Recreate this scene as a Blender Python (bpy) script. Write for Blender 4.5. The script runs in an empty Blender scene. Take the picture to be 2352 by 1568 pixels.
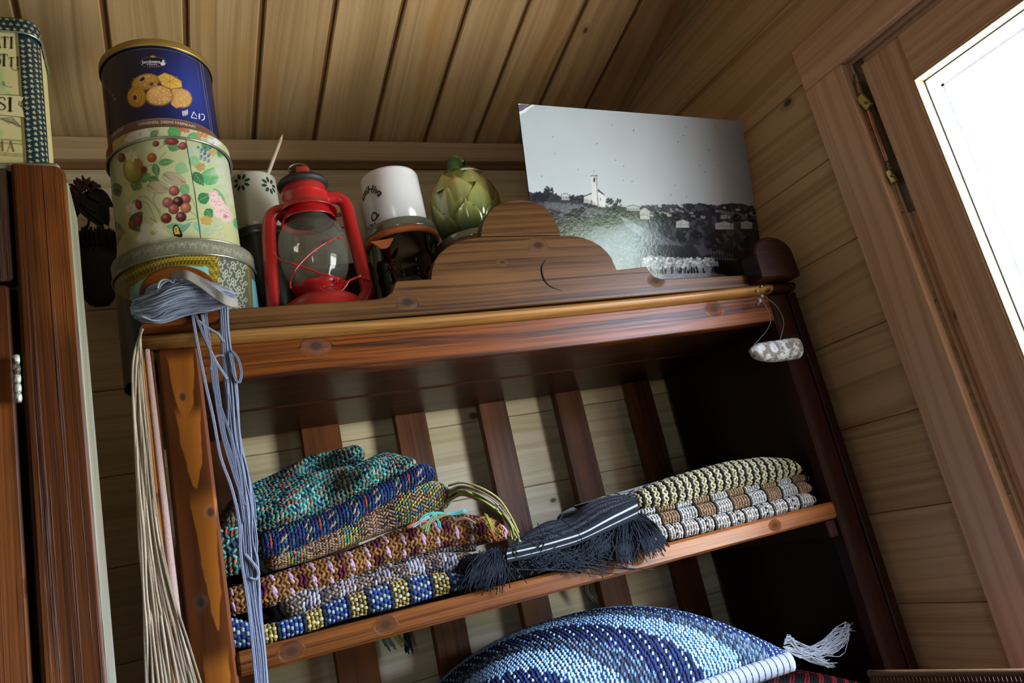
import bpy, math, random
import numpy as np
from mathutils import Matrix, Vector
random.seed(7); rng = np.random.default_rng(7)
SC = bpy.context.scene; COL = SC.collection
PI = math.pi

# ------------------------------------------------------------------ camera
ROT = np.array([[0.89981156, 0.42590141, 0.09458936], [-0.37942717, 0.87095982, -0.31219226], [-0.21534666, 0.24502443, 0.94529828]])
# rows above: world axes; columns: camera right / forward / up (stood 1 m before the cabinet front, eye height 1.5 m)
EYE = np.array([0.0, 0.0, 1.5]); FOC = 1764.0
cam = bpy.data.cameras.new('camera'); camo = bpy.data.objects.new('camera', cam); COL.objects.link(camo)
rx, fy, uz = ROT[:, 0], ROT[:, 1], ROT[:, 2]
camo.matrix_world = Matrix(((rx[0], uz[0], -fy[0], 0), (rx[1], uz[1], -fy[1], 0), (rx[2], uz[2], -fy[2], 1.5), (0, 0, 0, 1)))
cam.sensor_width = 36; cam.lens = FOC / 2352 * 36; cam.clip_start = .02
SC.camera = camo

def ray(x, y): return ROT @ np.array([(x - 1176) / FOC, 1, -(y - 784) / FOC])
def at(x, y, ax, v):
    """the point of the plane X/Y/Z = v that a measured picture point lies on"""
    d = ray(x, y); i = 'XYZ'.index(ax); return EYE + d * ((v - EYE[i]) / d[i])

# ------------------------------------------------------------------ light: overcast sky through the windows
W = bpy.data.worlds.new('sky'); SC.world = W; W.use_nodes = True
wn = W.node_tree; wn.nodes.clear()
wo = wn.nodes.new('ShaderNodeOutputWorld'); bg = wn.nodes.new('ShaderNodeBackground')
tc = wn.nodes.new('ShaderNodeTexCoord'); sx = wn.nodes.new('ShaderNodeSeparateXYZ'); cr = wn.nodes.new('ShaderNodeValToRGB')
mr = wn.nodes.new('ShaderNodeMapRange')
wn.links.new(tc.outputs['Generated'], sx.inputs[0]); wn.links.new(sx.outputs['Z'], mr.inputs['Value'])
mr.inputs['From Min'].default_value = -.5; mr.inputs['From Max'].default_value = .5
wn.links.new(mr.outputs[0], cr.inputs[0]); wn.links.new(cr.outputs[0], bg.inputs[0]); wn.links.new(bg.outputs[0], wo.inputs[0])
e = cr.color_ramp.elements
e[0].position = 0; e[0].color = (.34, .36, .34, 1)
e[1].position = .47; e[1].color = (.42, .45, .42, 1)
a = e.new(.49); a.color = (.10, .16, .08, 1)
a = e.new(.56); a.color = (.12, .18, .10, 1)
a = e.new(.60); a.color = (.73, .88, 1.19, 1)
a = e.new(1); a.color = (.71, .87, 1.22, 1)
SKY = 9.7
bg.inputs[1].default_value = SKY
SC.view_settings.view_transform = 'Standard'; SC.view_settings.look = 'None'
SC.view_settings.exposure = 2.75; SC.view_settings.gamma = 1; SC.view_settings.use_curve_mapping = False
SC.cycles.use_denoising = True
SC.cycles.max_bounces = 10; SC.cycles.diffuse_bounces = 6; SC.cycles.glossy_bounces = 4; SC.cycles.transparent_max_bounces = 12
SC.cycles.sample_clamp_indirect = 6
def portal(name, centre, rot, sx_, sy_):
    l = bpy.data.lights.new(name, 'AREA'); l.shape = 'RECTANGLE'; l.size = sx_; l.size_y = sy_; l.cycles.is_portal = True
    o = bpy.data.objects.new(name, l); COL.objects.link(o); o.location = centre; o.rotation_euler = rot
    return o
XW, YB, ZC, SL = 1.10, 1.4617, 2.755, 0.2456      # right wall, back wall, sloping ceiling z = ZC - SL*y
XL, YR = -1.7, -2.2
WY0, WY1, WZ0, WZ1 = 0.0, 0.745, 1.02, 2.12       # hole of the window in the right wall
RX0, RX1, RZ0, RZ1 = -1.15, -.85, 0.9, 1.9           # hole of the window behind the camera
portal('window_portal', (XW + .16, (WY0 + WY1) / 2, (WZ0 + WZ1) / 2), (0, PI / 2, 0), WZ1 - WZ0, WY1 - WY0)
portal('rear_window_portal', ((RX0 + RX1) / 2, YR - .06, (RZ0 + RZ1) / 2), (PI / 2, 0, 0), RX1 - RX0, RZ1 - RZ0)

# ------------------------------------------------------------------ node helper
def lin(c):
    if isinstance(c, str):
        c = [int(c[i:i + 2], 16) / 255 for i in (0, 2, 4)]
    return tuple(x / 12.92 if x <= .04045 else ((x + .055) / 1.055) ** 2.4 for x in c)
class V:
    """socket with arithmetic"""
    def __init__(s, n, sock): s.n, s.s = n, sock
    def __add__(a, b): return a.n.math('ADD', a, b)
    def __radd__(a, b): return a.n.math('ADD', a, b)
    def __sub__(a, b): return a.n.math('SUBTRACT', a, b)
    def __rsub__(a, b): return a.n.math('SUBTRACT', b, a)
    def __mul__(a, b): return a.n.math('MULTIPLY', a, b)
    def __rmul__(a, b): return a.n.math('MULTIPLY', a, b)
    def __truediv__(a, b): return a.n.math('DIVIDE', a, b)
class NT:
    def __init__(s, name):
        s.mat = bpy.data.materials.new(name); s.mat.use_nodes = True; s.t = s.mat.node_tree
        s.b = s.t.nodes['Principled BSDF']
    def new(s, ty): return s.t.nodes.new(ty)
    def link(s, a, b):
        if isinstance(a, V): s.t.links.new(a.s, b)
        elif isinstance(a, (tuple, list)): b.default_value = tuple(a) + ((1,) if len(a) == 3 and len(b.default_value) == 4 else ())
        else: b.default_value = a
    def math(s, op, a, b=0, c=None):
        n = s.new('ShaderNodeMath'); n.operation = op; s.link(a, n.inputs[0]); s.link(b, n.inputs[1])
        if c is not None: s.link(c, n.inputs[2])
        return V(s, n.outputs[0])
    def sin(s, a): return s.math('SINE', a)
    def clamp(s, a): return s.math('MINIMUM', s.math('MAXIMUM', a, 0.0), 1.0)
    def step(s, a, e0, e1):
        n = s.new('ShaderNodeMapRange'); n.interpolation_type = 'SMOOTHSTEP'; s.link(a, n.inputs[0])
        n.inputs[1].default_value = e0; n.inputs[2].default_value = e1; return V(s, n.outputs[0])
    def comb(s, x, y, z):
        n = s.new('ShaderNodeCombineXYZ'); s.link(x, n.inputs[0]); s.link(y, n.inputs[1]); s.link(z, n.inputs[2]); return V(s, n.outputs[0])
    def obj(s):
        n = s.new('ShaderNodeTexCoord'); m = s.new('ShaderNodeSeparateXYZ'); s.t.links.new(n.outputs['Object'], m.inputs[0])
        return V(s, m.outputs[0]), V(s, m.outputs[1]), V(s, m.outputs[2])
    def rand(s): return V(s, s.new('ShaderNodeObjectInfo').outputs['Random'])
    def noise(s, vec, scale=1, detail=2, rough=.5):
        n = s.new('ShaderNodeTexNoise'); s.link(vec, n.inputs['Vector']); n.inputs['Scale'].default_value = scale
        n.inputs['Detail'].default_value = detail; n.inputs['Roughness'].default_value = rough; return V(s, n.outputs[0])
    def mix(s, f, a, b):
        n = s.new('ShaderNodeMix'); n.data_type = 'RGBA'; s.link(f, n.inputs[0]); s.link(a, n.inputs[6]); s.link(b, n.inputs[7]); return V(s, n.outputs[2])
    def bump(s, h, dist, strength=1):
        n = s.new('ShaderNodeBump'); s.link(h, n.inputs['Height']); n.inputs['Distance'].default_value = dist; n.inputs['Strength'].default_value = strength
        s.t.links.new(n.outputs[0], s.b.inputs['Normal'])
    def fin(s, col=None, rough=None, metal=None, spec=None, coat=None, trans=None, sheen=None, coatr=.15):
        for k, v in (('Base Color', col), ('Roughness', rough), ('Metallic', metal), ('Specular IOR Level', spec), ('Coat Weight', coat), ('Transmission Weight', trans), ('Sheen Weight', sheen)):
            if v is not None: s.link(v, s.b.inputs[k])
        if coat: s.b.inputs['Coat Roughness'].default_value = coatr
        return s.mat

def wood(name, light, dark, knot='3a2416', ring=55, amt=.55, warp=1.0, rough=.55, knots=.35, kscale=4.0, fixed=(), streak=.25, blotch=None, spec=.35, coat=0, bump=.0004, var=.12, wear=None, heart=None):
    """plank wood, grain along the object's x axis, width along y"""
    n = NT(name); x, y, z = n.obj(); r = n.rand()
    ox = r * 37.0
    X, Y = x + ox, y + ox * 1.7
    w1 = n.noise(n.comb(X * .9, Y * 5.0, z * 2.0), 1, 2) - .5
    w2 = n.noise(n.comb(X * 4.0, Y * 9.0, ox), 1, 1) - .5
    q = Y * ring + w1 * (4.5 * warp) + w2 * (.5 * warp)      # in growth rings
    kd = None; km = None
    if knots > 0:
        vo = n.new('ShaderNodeTexVoronoi'); vo.voronoi_dimensions = '2D'; vo.feature = 'F1'; vo.inputs['Scale'].default_value = 1
        n.link(n.comb(X * kscale * .8 + w2 * .05, Y * kscale * 1.25, 0.0), vo.inputs['Vector'])
        sc = n.new('ShaderNodeSeparateColor'); n.t.links.new(vo.outputs['Color'], sc.inputs[0])
        on = n.math('LESS_THAN', V(n, sc.outputs[0]), knots)
        size = V(n, sc.outputs[1]) * .7 + .45
        kd, km = V(n, vo.outputs['Distance']) / (size * (kscale * .0085)), on      # 1 = the knot's rim
        kd = kd + (1.0 - on) * 50.0
    for (kx, ky, kr) in fixed:
        dx, dy = x - kx, y - ky
        d = n.math('SQRT', dx * dx * .5 + dy * dy) / kr + w2 * .4
        kd = d if kd is None else n.math('MINIMUM', kd, d)
    kn = 0.0
    if kd is not None:
        g = n.math('EXPONENT', n.math('MULTIPLY', kd * kd, -1.4))      # how far it bends the rings
        q = q * (1.0 - g) + (kd * 1.6 + ox) * g
        kn = 1.0 - n.step(kd, .65, 1.0)
        rim = n.step(kd, .7, .95) - n.step(kd, 1.0, 1.25)
    s1 = n.math('POWER', n.sin(q * 6.2832) * .5 + .5, 2.0)
    s2 = n.step(n.noise(n.comb(q * 1.1, X * .12, ox), 1, 3, .6), .40, .68)
    s = s2 * .75 + s1 * n.step(n.noise(n.comb(X * .8, Y * 9.0, ox + 5.0), 1, 2), .45, .7) * .45
    fib = n.noise(n.comb(X * 6.0, Y * 420.0, z * 300.0), 1, 2, .6)
    mid = n.noise(n.comb(X * 1.6, Y * 110.0 + w1 * 14.0, ox), 1, 3, .6)
    c = n.mix(n.clamp(s * amt + (fib - .5) * streak * 1.6 + (mid - .5) * streak * 2.6), lin(light), lin(dark))
    if blotch:
        bm = n.step(n.noise(n.comb(X * 3.0, Y * 14.0, z * 3.0), 1, 3, .55), .5, .66)
        c = n.mix(bm * blotch[1], c, lin(blotch[0]))
    if heart:      # heartwood tongues [(x_tip, x_base, y_centre, half_width)]
        hm = None
        for (xt, xb, yc, hw) in heart:
            u = (x - xt) / (xb - xt)
            edge = n.math('SQRT', n.math('MAXIMUM', u, 0.0)) * hw + (n.noise(n.comb(x * 22.0, y * 60.0, 3.0), 1, 2) - .5) * .012
            m = n.step(edge - n.math('ABSOLUTE', y - yc), 0.0, .0012) * n.step(u, 0.0, .02) * (1.0 - n.step(u, .80, 1.0))
            hm = m if hm is None else n.math('MAXIMUM', hm, m)
        c = n.mix(hm * .85, c, lin('a05c1c'))
    if kd is not None:
        c = n.mix(n.clamp(g * .22), c, lin(dark)); c = n.mix(kn * .8, c, lin(knot)); c = n.mix(rim * .45, c, lin('2a180e'))
    v = n.noise(n.comb(X * 1.3, Y * 3.0, ox), 1, 2)
    k = 1.0 + (r - .5) * (2 * var) + (v - .5) * .25
    hsv = n.new('ShaderNodeHueSaturation'); n.link(k, hsv.inputs['Value']); n.link(c, hsv.inputs['Color']); c = V(n, hsv.outputs[0])
    if wear:       # (colour, amount, freq) long worn streaks
        wm = n.step(n.noise(n.comb(X * wear[2], Y * 160.0, z * 160.0), 1, 4, .65), .58 - wear[1] * .1, .70)
        c = n.mix(wm * wear[1], c, lin(wear[0]))
        n.bump(fib * .6 + wm * .8 + s * .3, bump * 3)
    else:
        n.bump(s * .5 + fib * .5, bump)
    rr = n.math('ADD', (fib - .5) * .2, rough)
    return n.fin(c, rr, spec=spec, coat=coat)

def plain(name, col, rough=.5, metal=0, spec=.5, coat=0, nz=0, nscale=60, bump=0, sheen=0, col2=None, mix2=(.5, .6)):
    n = NT(name); c = lin(col)
    x, y, z = n.obj(); P = n.comb(x, y, z)
    if col2: c = n.mix(n.step(n.noise(P, nscale, 4, .6), *mix2), c, lin(col2))
    if nz:
        hsv = n.new('ShaderNodeHueSaturation'); n.link((n.noise(P, nscale, 4, .6) - .5) * nz * 2 + 1.0, hsv.inputs['Value']); n.link(c, hsv.inputs['Color']); c = V(n, hsv.outputs[0])
    if bump: n.bump(n.noise(P, nscale * 2, 4, .6), bump)
    return n.fin(c, rough, metal, spec, coat, sheen=sheen)
def vcol(name, rough=.5, gain=1.0, spec=.5, coat=0, metal=0, bump=0, bscale=300, sheen=0, coatr=.15):
    n = NT(name); a = n.new('ShaderNodeAttribute'); a.attribute_name = 'Col'
    if bump:
        x, y, z = n.obj(); n.bump(n.noise(n.comb(x, y, z), bscale, 3, .6), bump)
    col = V(n, a.outputs['Color'])
    if gain != 1: hs = n.new('ShaderNodeHueSaturation'); hs.inputs['Value'].default_value = gain; n.link(col, hs.inputs['Color']); col = V(n, hs.outputs[0])
    return n.fin(col, rough, metal, spec, coat, sheen=sheen, coatr=coatr)
def clear(name, tint=(1, 1, 1), gloss=.08, rough=.02, dust=0.0, dustc='b8b8b0', fres=True):
    """thin glass: clear, with a surface reflection and a film of dust"""
    n = NT(name); t = n.t; t.nodes.remove(n.b)
    out = t.nodes['Material Output']; tr = n.new('ShaderNodeBsdfTransparent'); tr.inputs[0].default_value = (*tint, 1)
    gl = n.new('ShaderNodeBsdfGlossy'); gl.inputs['Roughness'].default_value = rough
    m = n.new('ShaderNodeMixShader'); f = n.new('ShaderNodeLayerWeight'); f.inputs[0].default_value = .5
    n.link(n.math('POWER', V(n, f.outputs['Facing']), 5.0) * .9 + .04, m.inputs[0]); t.links.new(tr.outputs[0], m.inputs[1]); t.links.new(gl.outputs[0], m.inputs[2])
    last = m
    if dust:
        df = n.new('ShaderNodeBsdfDiffuse'); df.inputs[0].default_value = (*lin(dustc), 1)
        m2 = n.new('ShaderNodeMixShader'); x, y, z = n.obj()
        n.link(n.noise(n.comb(x, y, z), 45, 4, .6) * dust * 2 , m2.inputs[0])
        t.links.new(m.outputs[0], m2.inputs[1]); t.links.new(df.outputs[0], m2.inputs[2]); last = m2
    t.links.new(last.outputs[0], out.inputs[0])
    return n.mat

# ------------------------------------------------------------------ mesh + object helpers
WM = {}
def link(o, parent, M):
    COL.objects.link(o); o.matrix_basis = M; WM[o.name] = M
    if parent is not None:
        o.parent = parent; o.matrix_parent_inverse = WM[parent.name].inverted()
    return o
def thing(name, label, cat, loc=(0, 0, 0), group=None):
    o = bpy.data.objects.new(name, None); o.empty_display_size = .02
    link(o, None, Matrix.Translation(Vector(loc))); return tag(o, label, cat, group)
def tag(o, label, cat, group=None):
    o['label'] = label; o['category'] = cat
    if group: o['group'] = group
    return o
def mesh(verts, faces, smooth=False, cols=None):
    me = bpy.data.meshes.new('m'); me.from_pydata([tuple(map(float, v)) for v in verts] if not isinstance(verts, np.ndarray) else verts.tolist(), [], faces if isinstance(faces, list) else faces.tolist())
    if smooth: me.polygons.foreach_set('use_smooth', [True] * len(me.polygons))
    if cols is not None:
        ca = me.color_attributes.new('Col', 'FLOAT_COLOR', 'POINT')
        c = np.ones((len(me.vertices), 4), np.float32); c[:, :3] = cols; ca.data.foreach_set('color', c.ravel())
    me.update(); return me
def part(name, me, mat, parent=None, M=None, label=None):
    me.name = name; o = bpy.data.objects.new(name, me)
    if mat is not None and not me.materials: me.materials.append(mat)
    if label: o['label'] = label
    return link(o, parent, M or Matrix.Identity(4))
def recentre(o):
    """put the object's origin in the middle of its mesh (for things modelled in world space)"""
    return o
def stuff(o): o['kind'] = 'stuff'; return o
def struct(o): o['kind'] = 'structure'; return o

def boxmesh(L, Wd, T, bev=.002, seg=1):
    """a bevelled board centred on its own origin: L along x, Wd along y, T along z"""
    b = min(bev, T * .45, Wd * .45)
    v = []; 
    x, y, z = L / 2, Wd / 2, T / 2
    # profile in y-z with chamfered corners, ends inset too
    def ringat(X, i):
        return [(X, -y + b + i, -z + i), (X, y - b - i, -z + i), (X, y - i, -z + b + i), (X, y - i, z - b - i), (X, y - b - i, z - i), (X, -y + b + i, z - i), (X, -y + i, z - b - i), (X, -y + i, -z + b + i)]
    rings = [ringat(-x, b * .7), ringat(-x + b, 0), ringat(x - b, 0), ringat(x, b * .7)]
    for r in rings: v += r
    f = []
    for k in range(3):
        for i in range(8):
            j = (i + 1) % 8; f.append((k * 8 + i, k * 8 + j, k * 8 + 8 + j, k * 8 + 8 + i)[::-1])
    f.append(tuple(range(8))); f.append(tuple(range(24, 32))[::-1])
    f = [tuple(q[::-1]) for q in f]
    return mesh(v, f)
AX = {'X': Vector((1, 0, 0)), 'Y': Vector((0, 1, 0)), 'Z': Vector((0, 0, 1))}
_bm = {}
def frame(c, ux, uy):
    ux = Vector(ux).normalized(); uy = Vector(uy).normalized(); uz_ = ux.cross(uy).normalized(); uy = uz_.cross(ux)
    M = Matrix((ux, uy, uz_)).transposed().to_4x4(); M.translation = Vector(c); return M
def board(name, lo, hi, grain, width, mat, parent=None, bev=.002, label=None, tilt=0, seg=None):
    """axis-aligned board between two corners; grain / width name its axes"""
    lo, hi = np.minimum(lo, hi), np.maximum(lo, hi); c = (lo + hi) / 2; d = hi - lo
    i, j = 'XYZ'.index(grain), 'XYZ'.index(width); k = 3 - i - j
    key = (round(d[i], 4), round(d[j], 4), round(d[k], 4), bev, mat.name)
    me = _bm.get(key) or _bm.setdefault(key, boxmesh(d[i], d[j], d[k], bev))
    M = frame(c, AX[grain], AX[width])
    if tilt: M = M @ Matrix.Rotation(tilt, 4, 'Z')
    return part(name, me, mat, parent, M, label)
def extrude(poly, T, mat, name, parent, M, bev=.0015, label=None):
    """outline in local x-y, thickness T along z (centred), edges slightly rounded"""
    n = len(poly); P = np.array(poly, float)
    nx = np.roll(P, -1, 0) - np.roll(P, 1, 0); nrm = np.stack([nx[:, 1], -nx[:, 0]], 1); nrm /= np.linalg.norm(nrm, axis=1)[:, None] + 1e-9
    area = .5 * np.sum(P[:, 0] * np.roll(P[:, 1], -1) - np.roll(P[:, 0], -1) * P[:, 1])
    if area < 0: nrm = -nrm
    I = P - nrm * bev
    v = [(*p, -T / 2) for p in I] + [(*p, -T / 2 + bev) for p in P] + [(*p, T / 2 - bev) for p in P] + [(*p, T / 2) for p in I]
    f = []
    for k in range(3):
        for i in range(n):
            j = (i + 1) % n; q = (k * n + i, k * n + j, k * n + n + j, k * n + n + i); f.append(q if area > 0 else q[::-1])
    top = tuple(range(3 * n, 4 * n)); bot = tuple(range(n))[::-1]
    f += [top, bot] if area > 0 else [top[::-1], bot[::-1]]
    return part(name, mesh(v, f), mat, parent, M, label)
def lathe(prof, seg=64, cap=True, a0=0, a1=2 * PI):
    v = []; f = []; full = abs(a1 - a0 - 2 * PI) < 1e-6; m = seg if full else seg + 1
    for r, z in prof:
        for i in range(m):
            a = a0 + (a1 - a0) * i / seg; v.append((max(r, 1e-5) * math.cos(a), max(r, 1e-5) * math.sin(a), z))
    for k in range(len(prof) - 1):
        for i in range(seg):
            j = (i + 1) % m; f.append((k * m + i, k * m + j, (k + 1) * m + j, (k + 1) * m + i))
    return mesh(v, f, True)
def tubes(paths, r, sides=7, cols=None, taper=None, close=False, flat=1.0):
    """many round strands as one mesh; r a number or one per path; cols one per path"""
    VV = []; FF = []; CC = []; off = 0
    for n_, P in enumerate(paths):
        P = np.asarray(P, float); k = len(P); rr = r[n_] if hasattr(r, '__len__') else r
        T = np.roll(P, -1, 0) - np.roll(P, 1, 0) if close else np.gradient(P, axis=0)
        T /= np.linalg.norm(T, axis=1)[:, None] + 1e-12
        N = np.zeros_like(P); up = np.array([0, 0, 1.]) if abs(T[0, 2]) < .9 else np.array([1., 0, 0])
        a = np.cross(T[0], up); a /= np.linalg.norm(a); N[0] = a
        for i in range(1, k):
            a = N[i - 1] - T[i] * np.dot(N[i - 1], T[i]); N[i] = a / (np.linalg.norm(a) + 1e-12)
        B = np.cross(T, N); ang = np.arange(sides) / sides * 2 * PI
        rad = np.full(k, rr) if taper is None else rr * np.interp(np.linspace(0, 1, k), np.linspace(0, 1, len(taper)), taper)
        ring = P[:, None, :] + rad[:, None, None] * (np.cos(ang)[None, :, None] * N[:, None, :] + flat * np.sin(ang)[None, :, None] * B[:, None, :])
        VV.append(ring.reshape(-1, 3))
        i = np.arange(k if close else k - 1)[:, None]; j = np.arange(sides)[None, :]
        a = off + (i % k) * sides + j; b = off + (i % k) * sides + (j + 1) % sides; c = off + ((i + 1) % k) * sides + (j + 1) % sides; d = off + ((i + 1) % k) * sides + j
        FF += np.stack([a, b, c, d], -1).reshape(-1, 4).tolist()
        if not close:
            FF.append(list(range(off + sides - 1, off - 1, -1))); FF.append(list(range(off + (k - 1) * sides, off + k * sides)))
        if cols is not None: CC.append(np.tile(np.array(cols[n_], float)[None], (k * sides, 1)))
        off += k * sides
    return mesh(np.concatenate(VV), FF, True, np.concatenate(CC) if cols is not None else None)
def spline(pts, n=24):
    """smooth path through points (Catmull-Rom)"""
    P = np.array(pts, float); P = np.vstack([2 * P[0] - P[1], P, 2 * P[-1] - P[-2]]); out = []
    m = len(P) - 3; t = np.linspace(0, m, n)
    for u in t:
        i = min(int(u), m - 1); s = u - i; a, b, c, d = P[i:i + 4]
        out.append(.5 * (2 * b + (c - a) * s + (2 * a - 5 * b + 4 * c - d) * s * s + (3 * b - a - 3 * c + d) * s ** 3))
    return np.array(out)
def ellipsoid(c, r, seg=16, rings=10):
    v = []; f = []
    for i in range(rings + 1):
        p = PI * i / rings
        for j in range(seg):
            a = 2 * PI * j / seg; v.append((c[0] + r[0] * math.sin(p) * math.cos(a), c[1] + r[1] * math.sin(p) * math.sin(a), c[2] + r[2] * math.cos(p)))
    for i in range(rings):
        for j in range(seg): f.append((i * seg + j, (i + 1) * seg + j, (i + 1) * seg + (j + 1) % seg, i * seg + (j + 1) % seg))
    return v, f
def join(parts_, smooth=True, cols=None):
    v = []; f = []; o = 0
    for a, b in parts_:
        v += list(a); f += [tuple(i + o for i in q) for q in b]; o += len(a)
    return mesh(v, f, smooth, cols)

# numpy painting on a sheet that becomes a mesh's colours -----------------------------
def vnoise(shape, cell, seed=0, octaves=3):
    g = np.random.default_rng(seed); out = np.zeros(shape); amp = 1; tot = 0
    for o in range(octaves):
        c = max(1.5, cell / 2 ** o); h, w = int(shape[0] / c) + 3, int(shape[1] / c) + 3; G = g.random((h, w))
        y = np.arange(shape[0]) / c; x = np.arange(shape[1]) / c; yi, xi = y.astype(int), x.astype(int); fy_, fx_ = y - yi, x - xi
        fy_ = (fy_ * fy_ * (3 - 2 * fy_))[:, None]; fx_ = (fx_ * fx_ * (3 - 2 * fx_))[None]
        a = G[yi][:, xi]; b = G[yi][:, xi + 1]; c_ = G[yi + 1][:, xi]; d = G[yi + 1][:, xi + 1]
        out += amp * ((a * (1 - fx_) + b * fx_) * (1 - fy_) + (c_ * (1 - fx_) + d * fx_) * fy_); tot += amp; amp *= .5
    return out / tot
class Sheet:
    def __init__(s, s0, s1, t0, t1, res, base, fn=None):
        s.s = np.arange(s0, s1 + res * .5, res); s.t = np.arange(t0, t1 + res * .5, res); s.res = res
        s.S, s.T = np.meshgrid(s.s, s.t); s.C = np.zeros(s.S.shape + (3,)); s.C[:] = lin(base); s.fn = fn
    def px(s, pts): return [s.fn(*p) for p in pts] if s.fn else pts
    def put(s, m, col, a=1.0, shade=None):
        m = np.clip(m, 0, 1)[..., None] * a; c = np.array(lin(col))
        if shade is not None: c = c * shade[..., None]
        s.C = s.C * (1 - m) + c * m
    def poly(s, pts, col, a=1, raw=False, shade=None, jit=0):
        pts = np.array(pts if raw else s.px(pts)); S, T = s.S, s.T
        if jit: S = S + (vnoise(S.shape, 6, 3) - .5) * jit; T = T + (vnoise(S.shape, 6, 4) - .5) * jit
        b = (S > pts[:, 0].min()) & (S < pts[:, 0].max()) & (T > pts[:, 1].min()) & (T < pts[:, 1].max())
        if not b.any(): return
        ins = np.zeros(S.shape, bool); j = len(pts) - 1
        for i in range(len(pts)):
            x1, y1 = pts[i]; x2, y2 = pts[j]
            if y1 != y2: ins ^= ((y1 > T) != (y2 > T)) & (S < (x2 - x1) * (T - y1) / (y2 - y1) + x1)
            j = i
        s.put(ins.astype(float), col, a, shade)
    def ell(s, x, y, rx_, ry_, col, a=1, rot=0, soft=.15, light=None):
        """an ellipse given in picture points when fn is set (centre and half sizes)"""
        if s.fn:
            c = np.array(s.fn(x, y)); ex = np.array(s.fn(x + 4, y)) - c; ey = np.array(s.fn(x, y - 4)) - c
            A = np.stack([ex * rx_ / 4, ey * ry_ / 4], 1)
            if rot: A = np.stack([ex / 4 * rx_ * math.cos(rot) + ey / 4 * rx_ * math.sin(rot), -ex / 4 * ry_ * math.sin(rot) + ey / 4 * ry_ * math.cos(rot)], 1)
        else:
            c = np.array((x, y)); A = np.array([[rx_ * math.cos(rot), -ry_ * math.sin(rot)], [rx_ * math.sin(rot), ry_ * math.cos(rot)]])
        Ai = np.linalg.inv(A); D = np.stack([s.S - c[0], s.T - c[1]], -1) @ Ai.T; q = np.sqrt((D ** 2).sum(-1))
        sh = None
        if light is not None: sh = np.clip(1.25 - .75 * np.sqrt((D[..., 0] + .3) ** 2 + (D[..., 1] - .3) ** 2) * light, .25, 1.4)
        s.put((1 - q) / soft, col, a, sh)
    def line(s, pts, w, col, a=1, raw=False, wmax=None):
        P = np.array(pts if raw else s.px(pts)); best = np.full(s.S.shape, 9.)
        for (x1, y1), (x2, y2) in zip(P[:-1], P[1:]):
            d = np.array((x2 - x1, y2 - y1)); L = d @ d + 1e-12; u = np.clip(((s.S - x1) * d[0] + (s.T - y1) * d[1]) / L, 0, 1)
            best = np.minimum(best, np.hypot(s.S - x1 - u * d[0], s.T - y1 - u * d[1]))
        s.put((w / 2 - best) / (s.res * .8) + .5, col, a)
    def noise(s, amt, cell, seed=1): s.C *= (1 + (vnoise(s.S.shape, cell, seed) - .5) * 2 * amt)[..., None]
    def mesh(s, mapf):
        """mapf(S, T) -> x, y, z arrays"""
        x, y, z = mapf(s.S, s.T); h, w = s.S.shape; v = np.stack([x, y, z], -1).reshape(-1, 3)
        i = np.arange(h - 1)[:, None] * w + np.arange(w - 1)[None]; f = np.stack([i, i + 1, i + w + 1, i + w], -1).reshape(-1, 4)
        return mesh(v, f, True, np.clip(s.C, 0, 1.5).reshape(-1, 3))
def text_mesh(txt, size, mapf, offset=0, spacing=1.0, thick=.0003):
    """lettering as a thin mesh; mapf takes (x, y, lift) arrays of flat text -> Nx3"""
    cu = bpy.data.curves.new('t', 'FONT'); cu.body = txt; cu.size = size; cu.align_x = 'CENTER'; cu.align_y = 'CENTER'; cu.offset = offset
    cu.resolution_u = 3; cu.space_character = spacing
    o = bpy.data.objects.new('t', cu); COL.objects.link(o); dg = bpy.context.evaluated_depsgraph_get(); me = bpy.data.meshes.new_from_object(o.evaluated_get(dg))
    v = np.array([q.co[:] for q in me.vertices]).reshape(-1, 3); f = [tuple(p.vertices) for p in me.polygons]
    bpy.data.objects.remove(o); bpy.data.curves.remove(cu); bpy.data.meshes.remove(me)
    return v[:, :2], f

# ------------------------------------------------------------------ materials
PINE = wood('pine_planks', 'b49874', '84613c', ring=60, amt=.7, warp=1.1, rough=.5, knots=.5, kscale=4.2, spec=.25, var=.10, bump=.00035)
PINEC = wood('pine_ceiling', 'b4966c', '86623a', ring=55, amt=.7, warp=1.3, rough=.45, knots=.32, kscale=3.4, spec=.35, var=.13, bump=.00035, blotch=('a87a40', .45))
PINEB = wood('pine_back_wall', 'cabc9f', '9c845c', ring=70, amt=.65, warp=1.0, rough=.55, knots=.22, kscale=3.4, spec=.3, var=.06, bump=.0003)
PINET = wood('pine_trim', 'c8a68a', '9a7454', ring=70, amt=.7, warp=.8, rough=.45, knots=.22, kscale=3.0, spec=.35, var=.05, bump=.0003)
PINEG = wood('gap_pine', '7a5530', '5f3f22', ring=50, amt=.4, rough=.7, knots=0, var=.03)
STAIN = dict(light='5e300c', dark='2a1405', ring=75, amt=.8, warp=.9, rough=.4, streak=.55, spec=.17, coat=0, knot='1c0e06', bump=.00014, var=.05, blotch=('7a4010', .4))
_P = {**STAIN, 'light': '57391f', 'dark': '22120a', 'ring': 140, 'warp': 1.0, 'amt': .85, 'blotch': ('6e4a26', .4)}
CABCAP = wood('stained_pediment_cap', knots=0, **_P)
CABP = wood('stained_pediment', knots=0, fixed=((.017, .030, .0055), (-.215, -.049, .005), (.222, -.044, .006), (-.052, .004, .003)), **_P)
CABF = wood('stained_frieze', knots=0, fixed=((-.33, .014, .006), (.35, .012, .006)), **{**STAIN, 'ring': 150, 'amt': .95, 'streak': 1.0, 'blotch': ('6e3a10', .25), 'light': '66340e', 'dark': '281005'})
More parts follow.
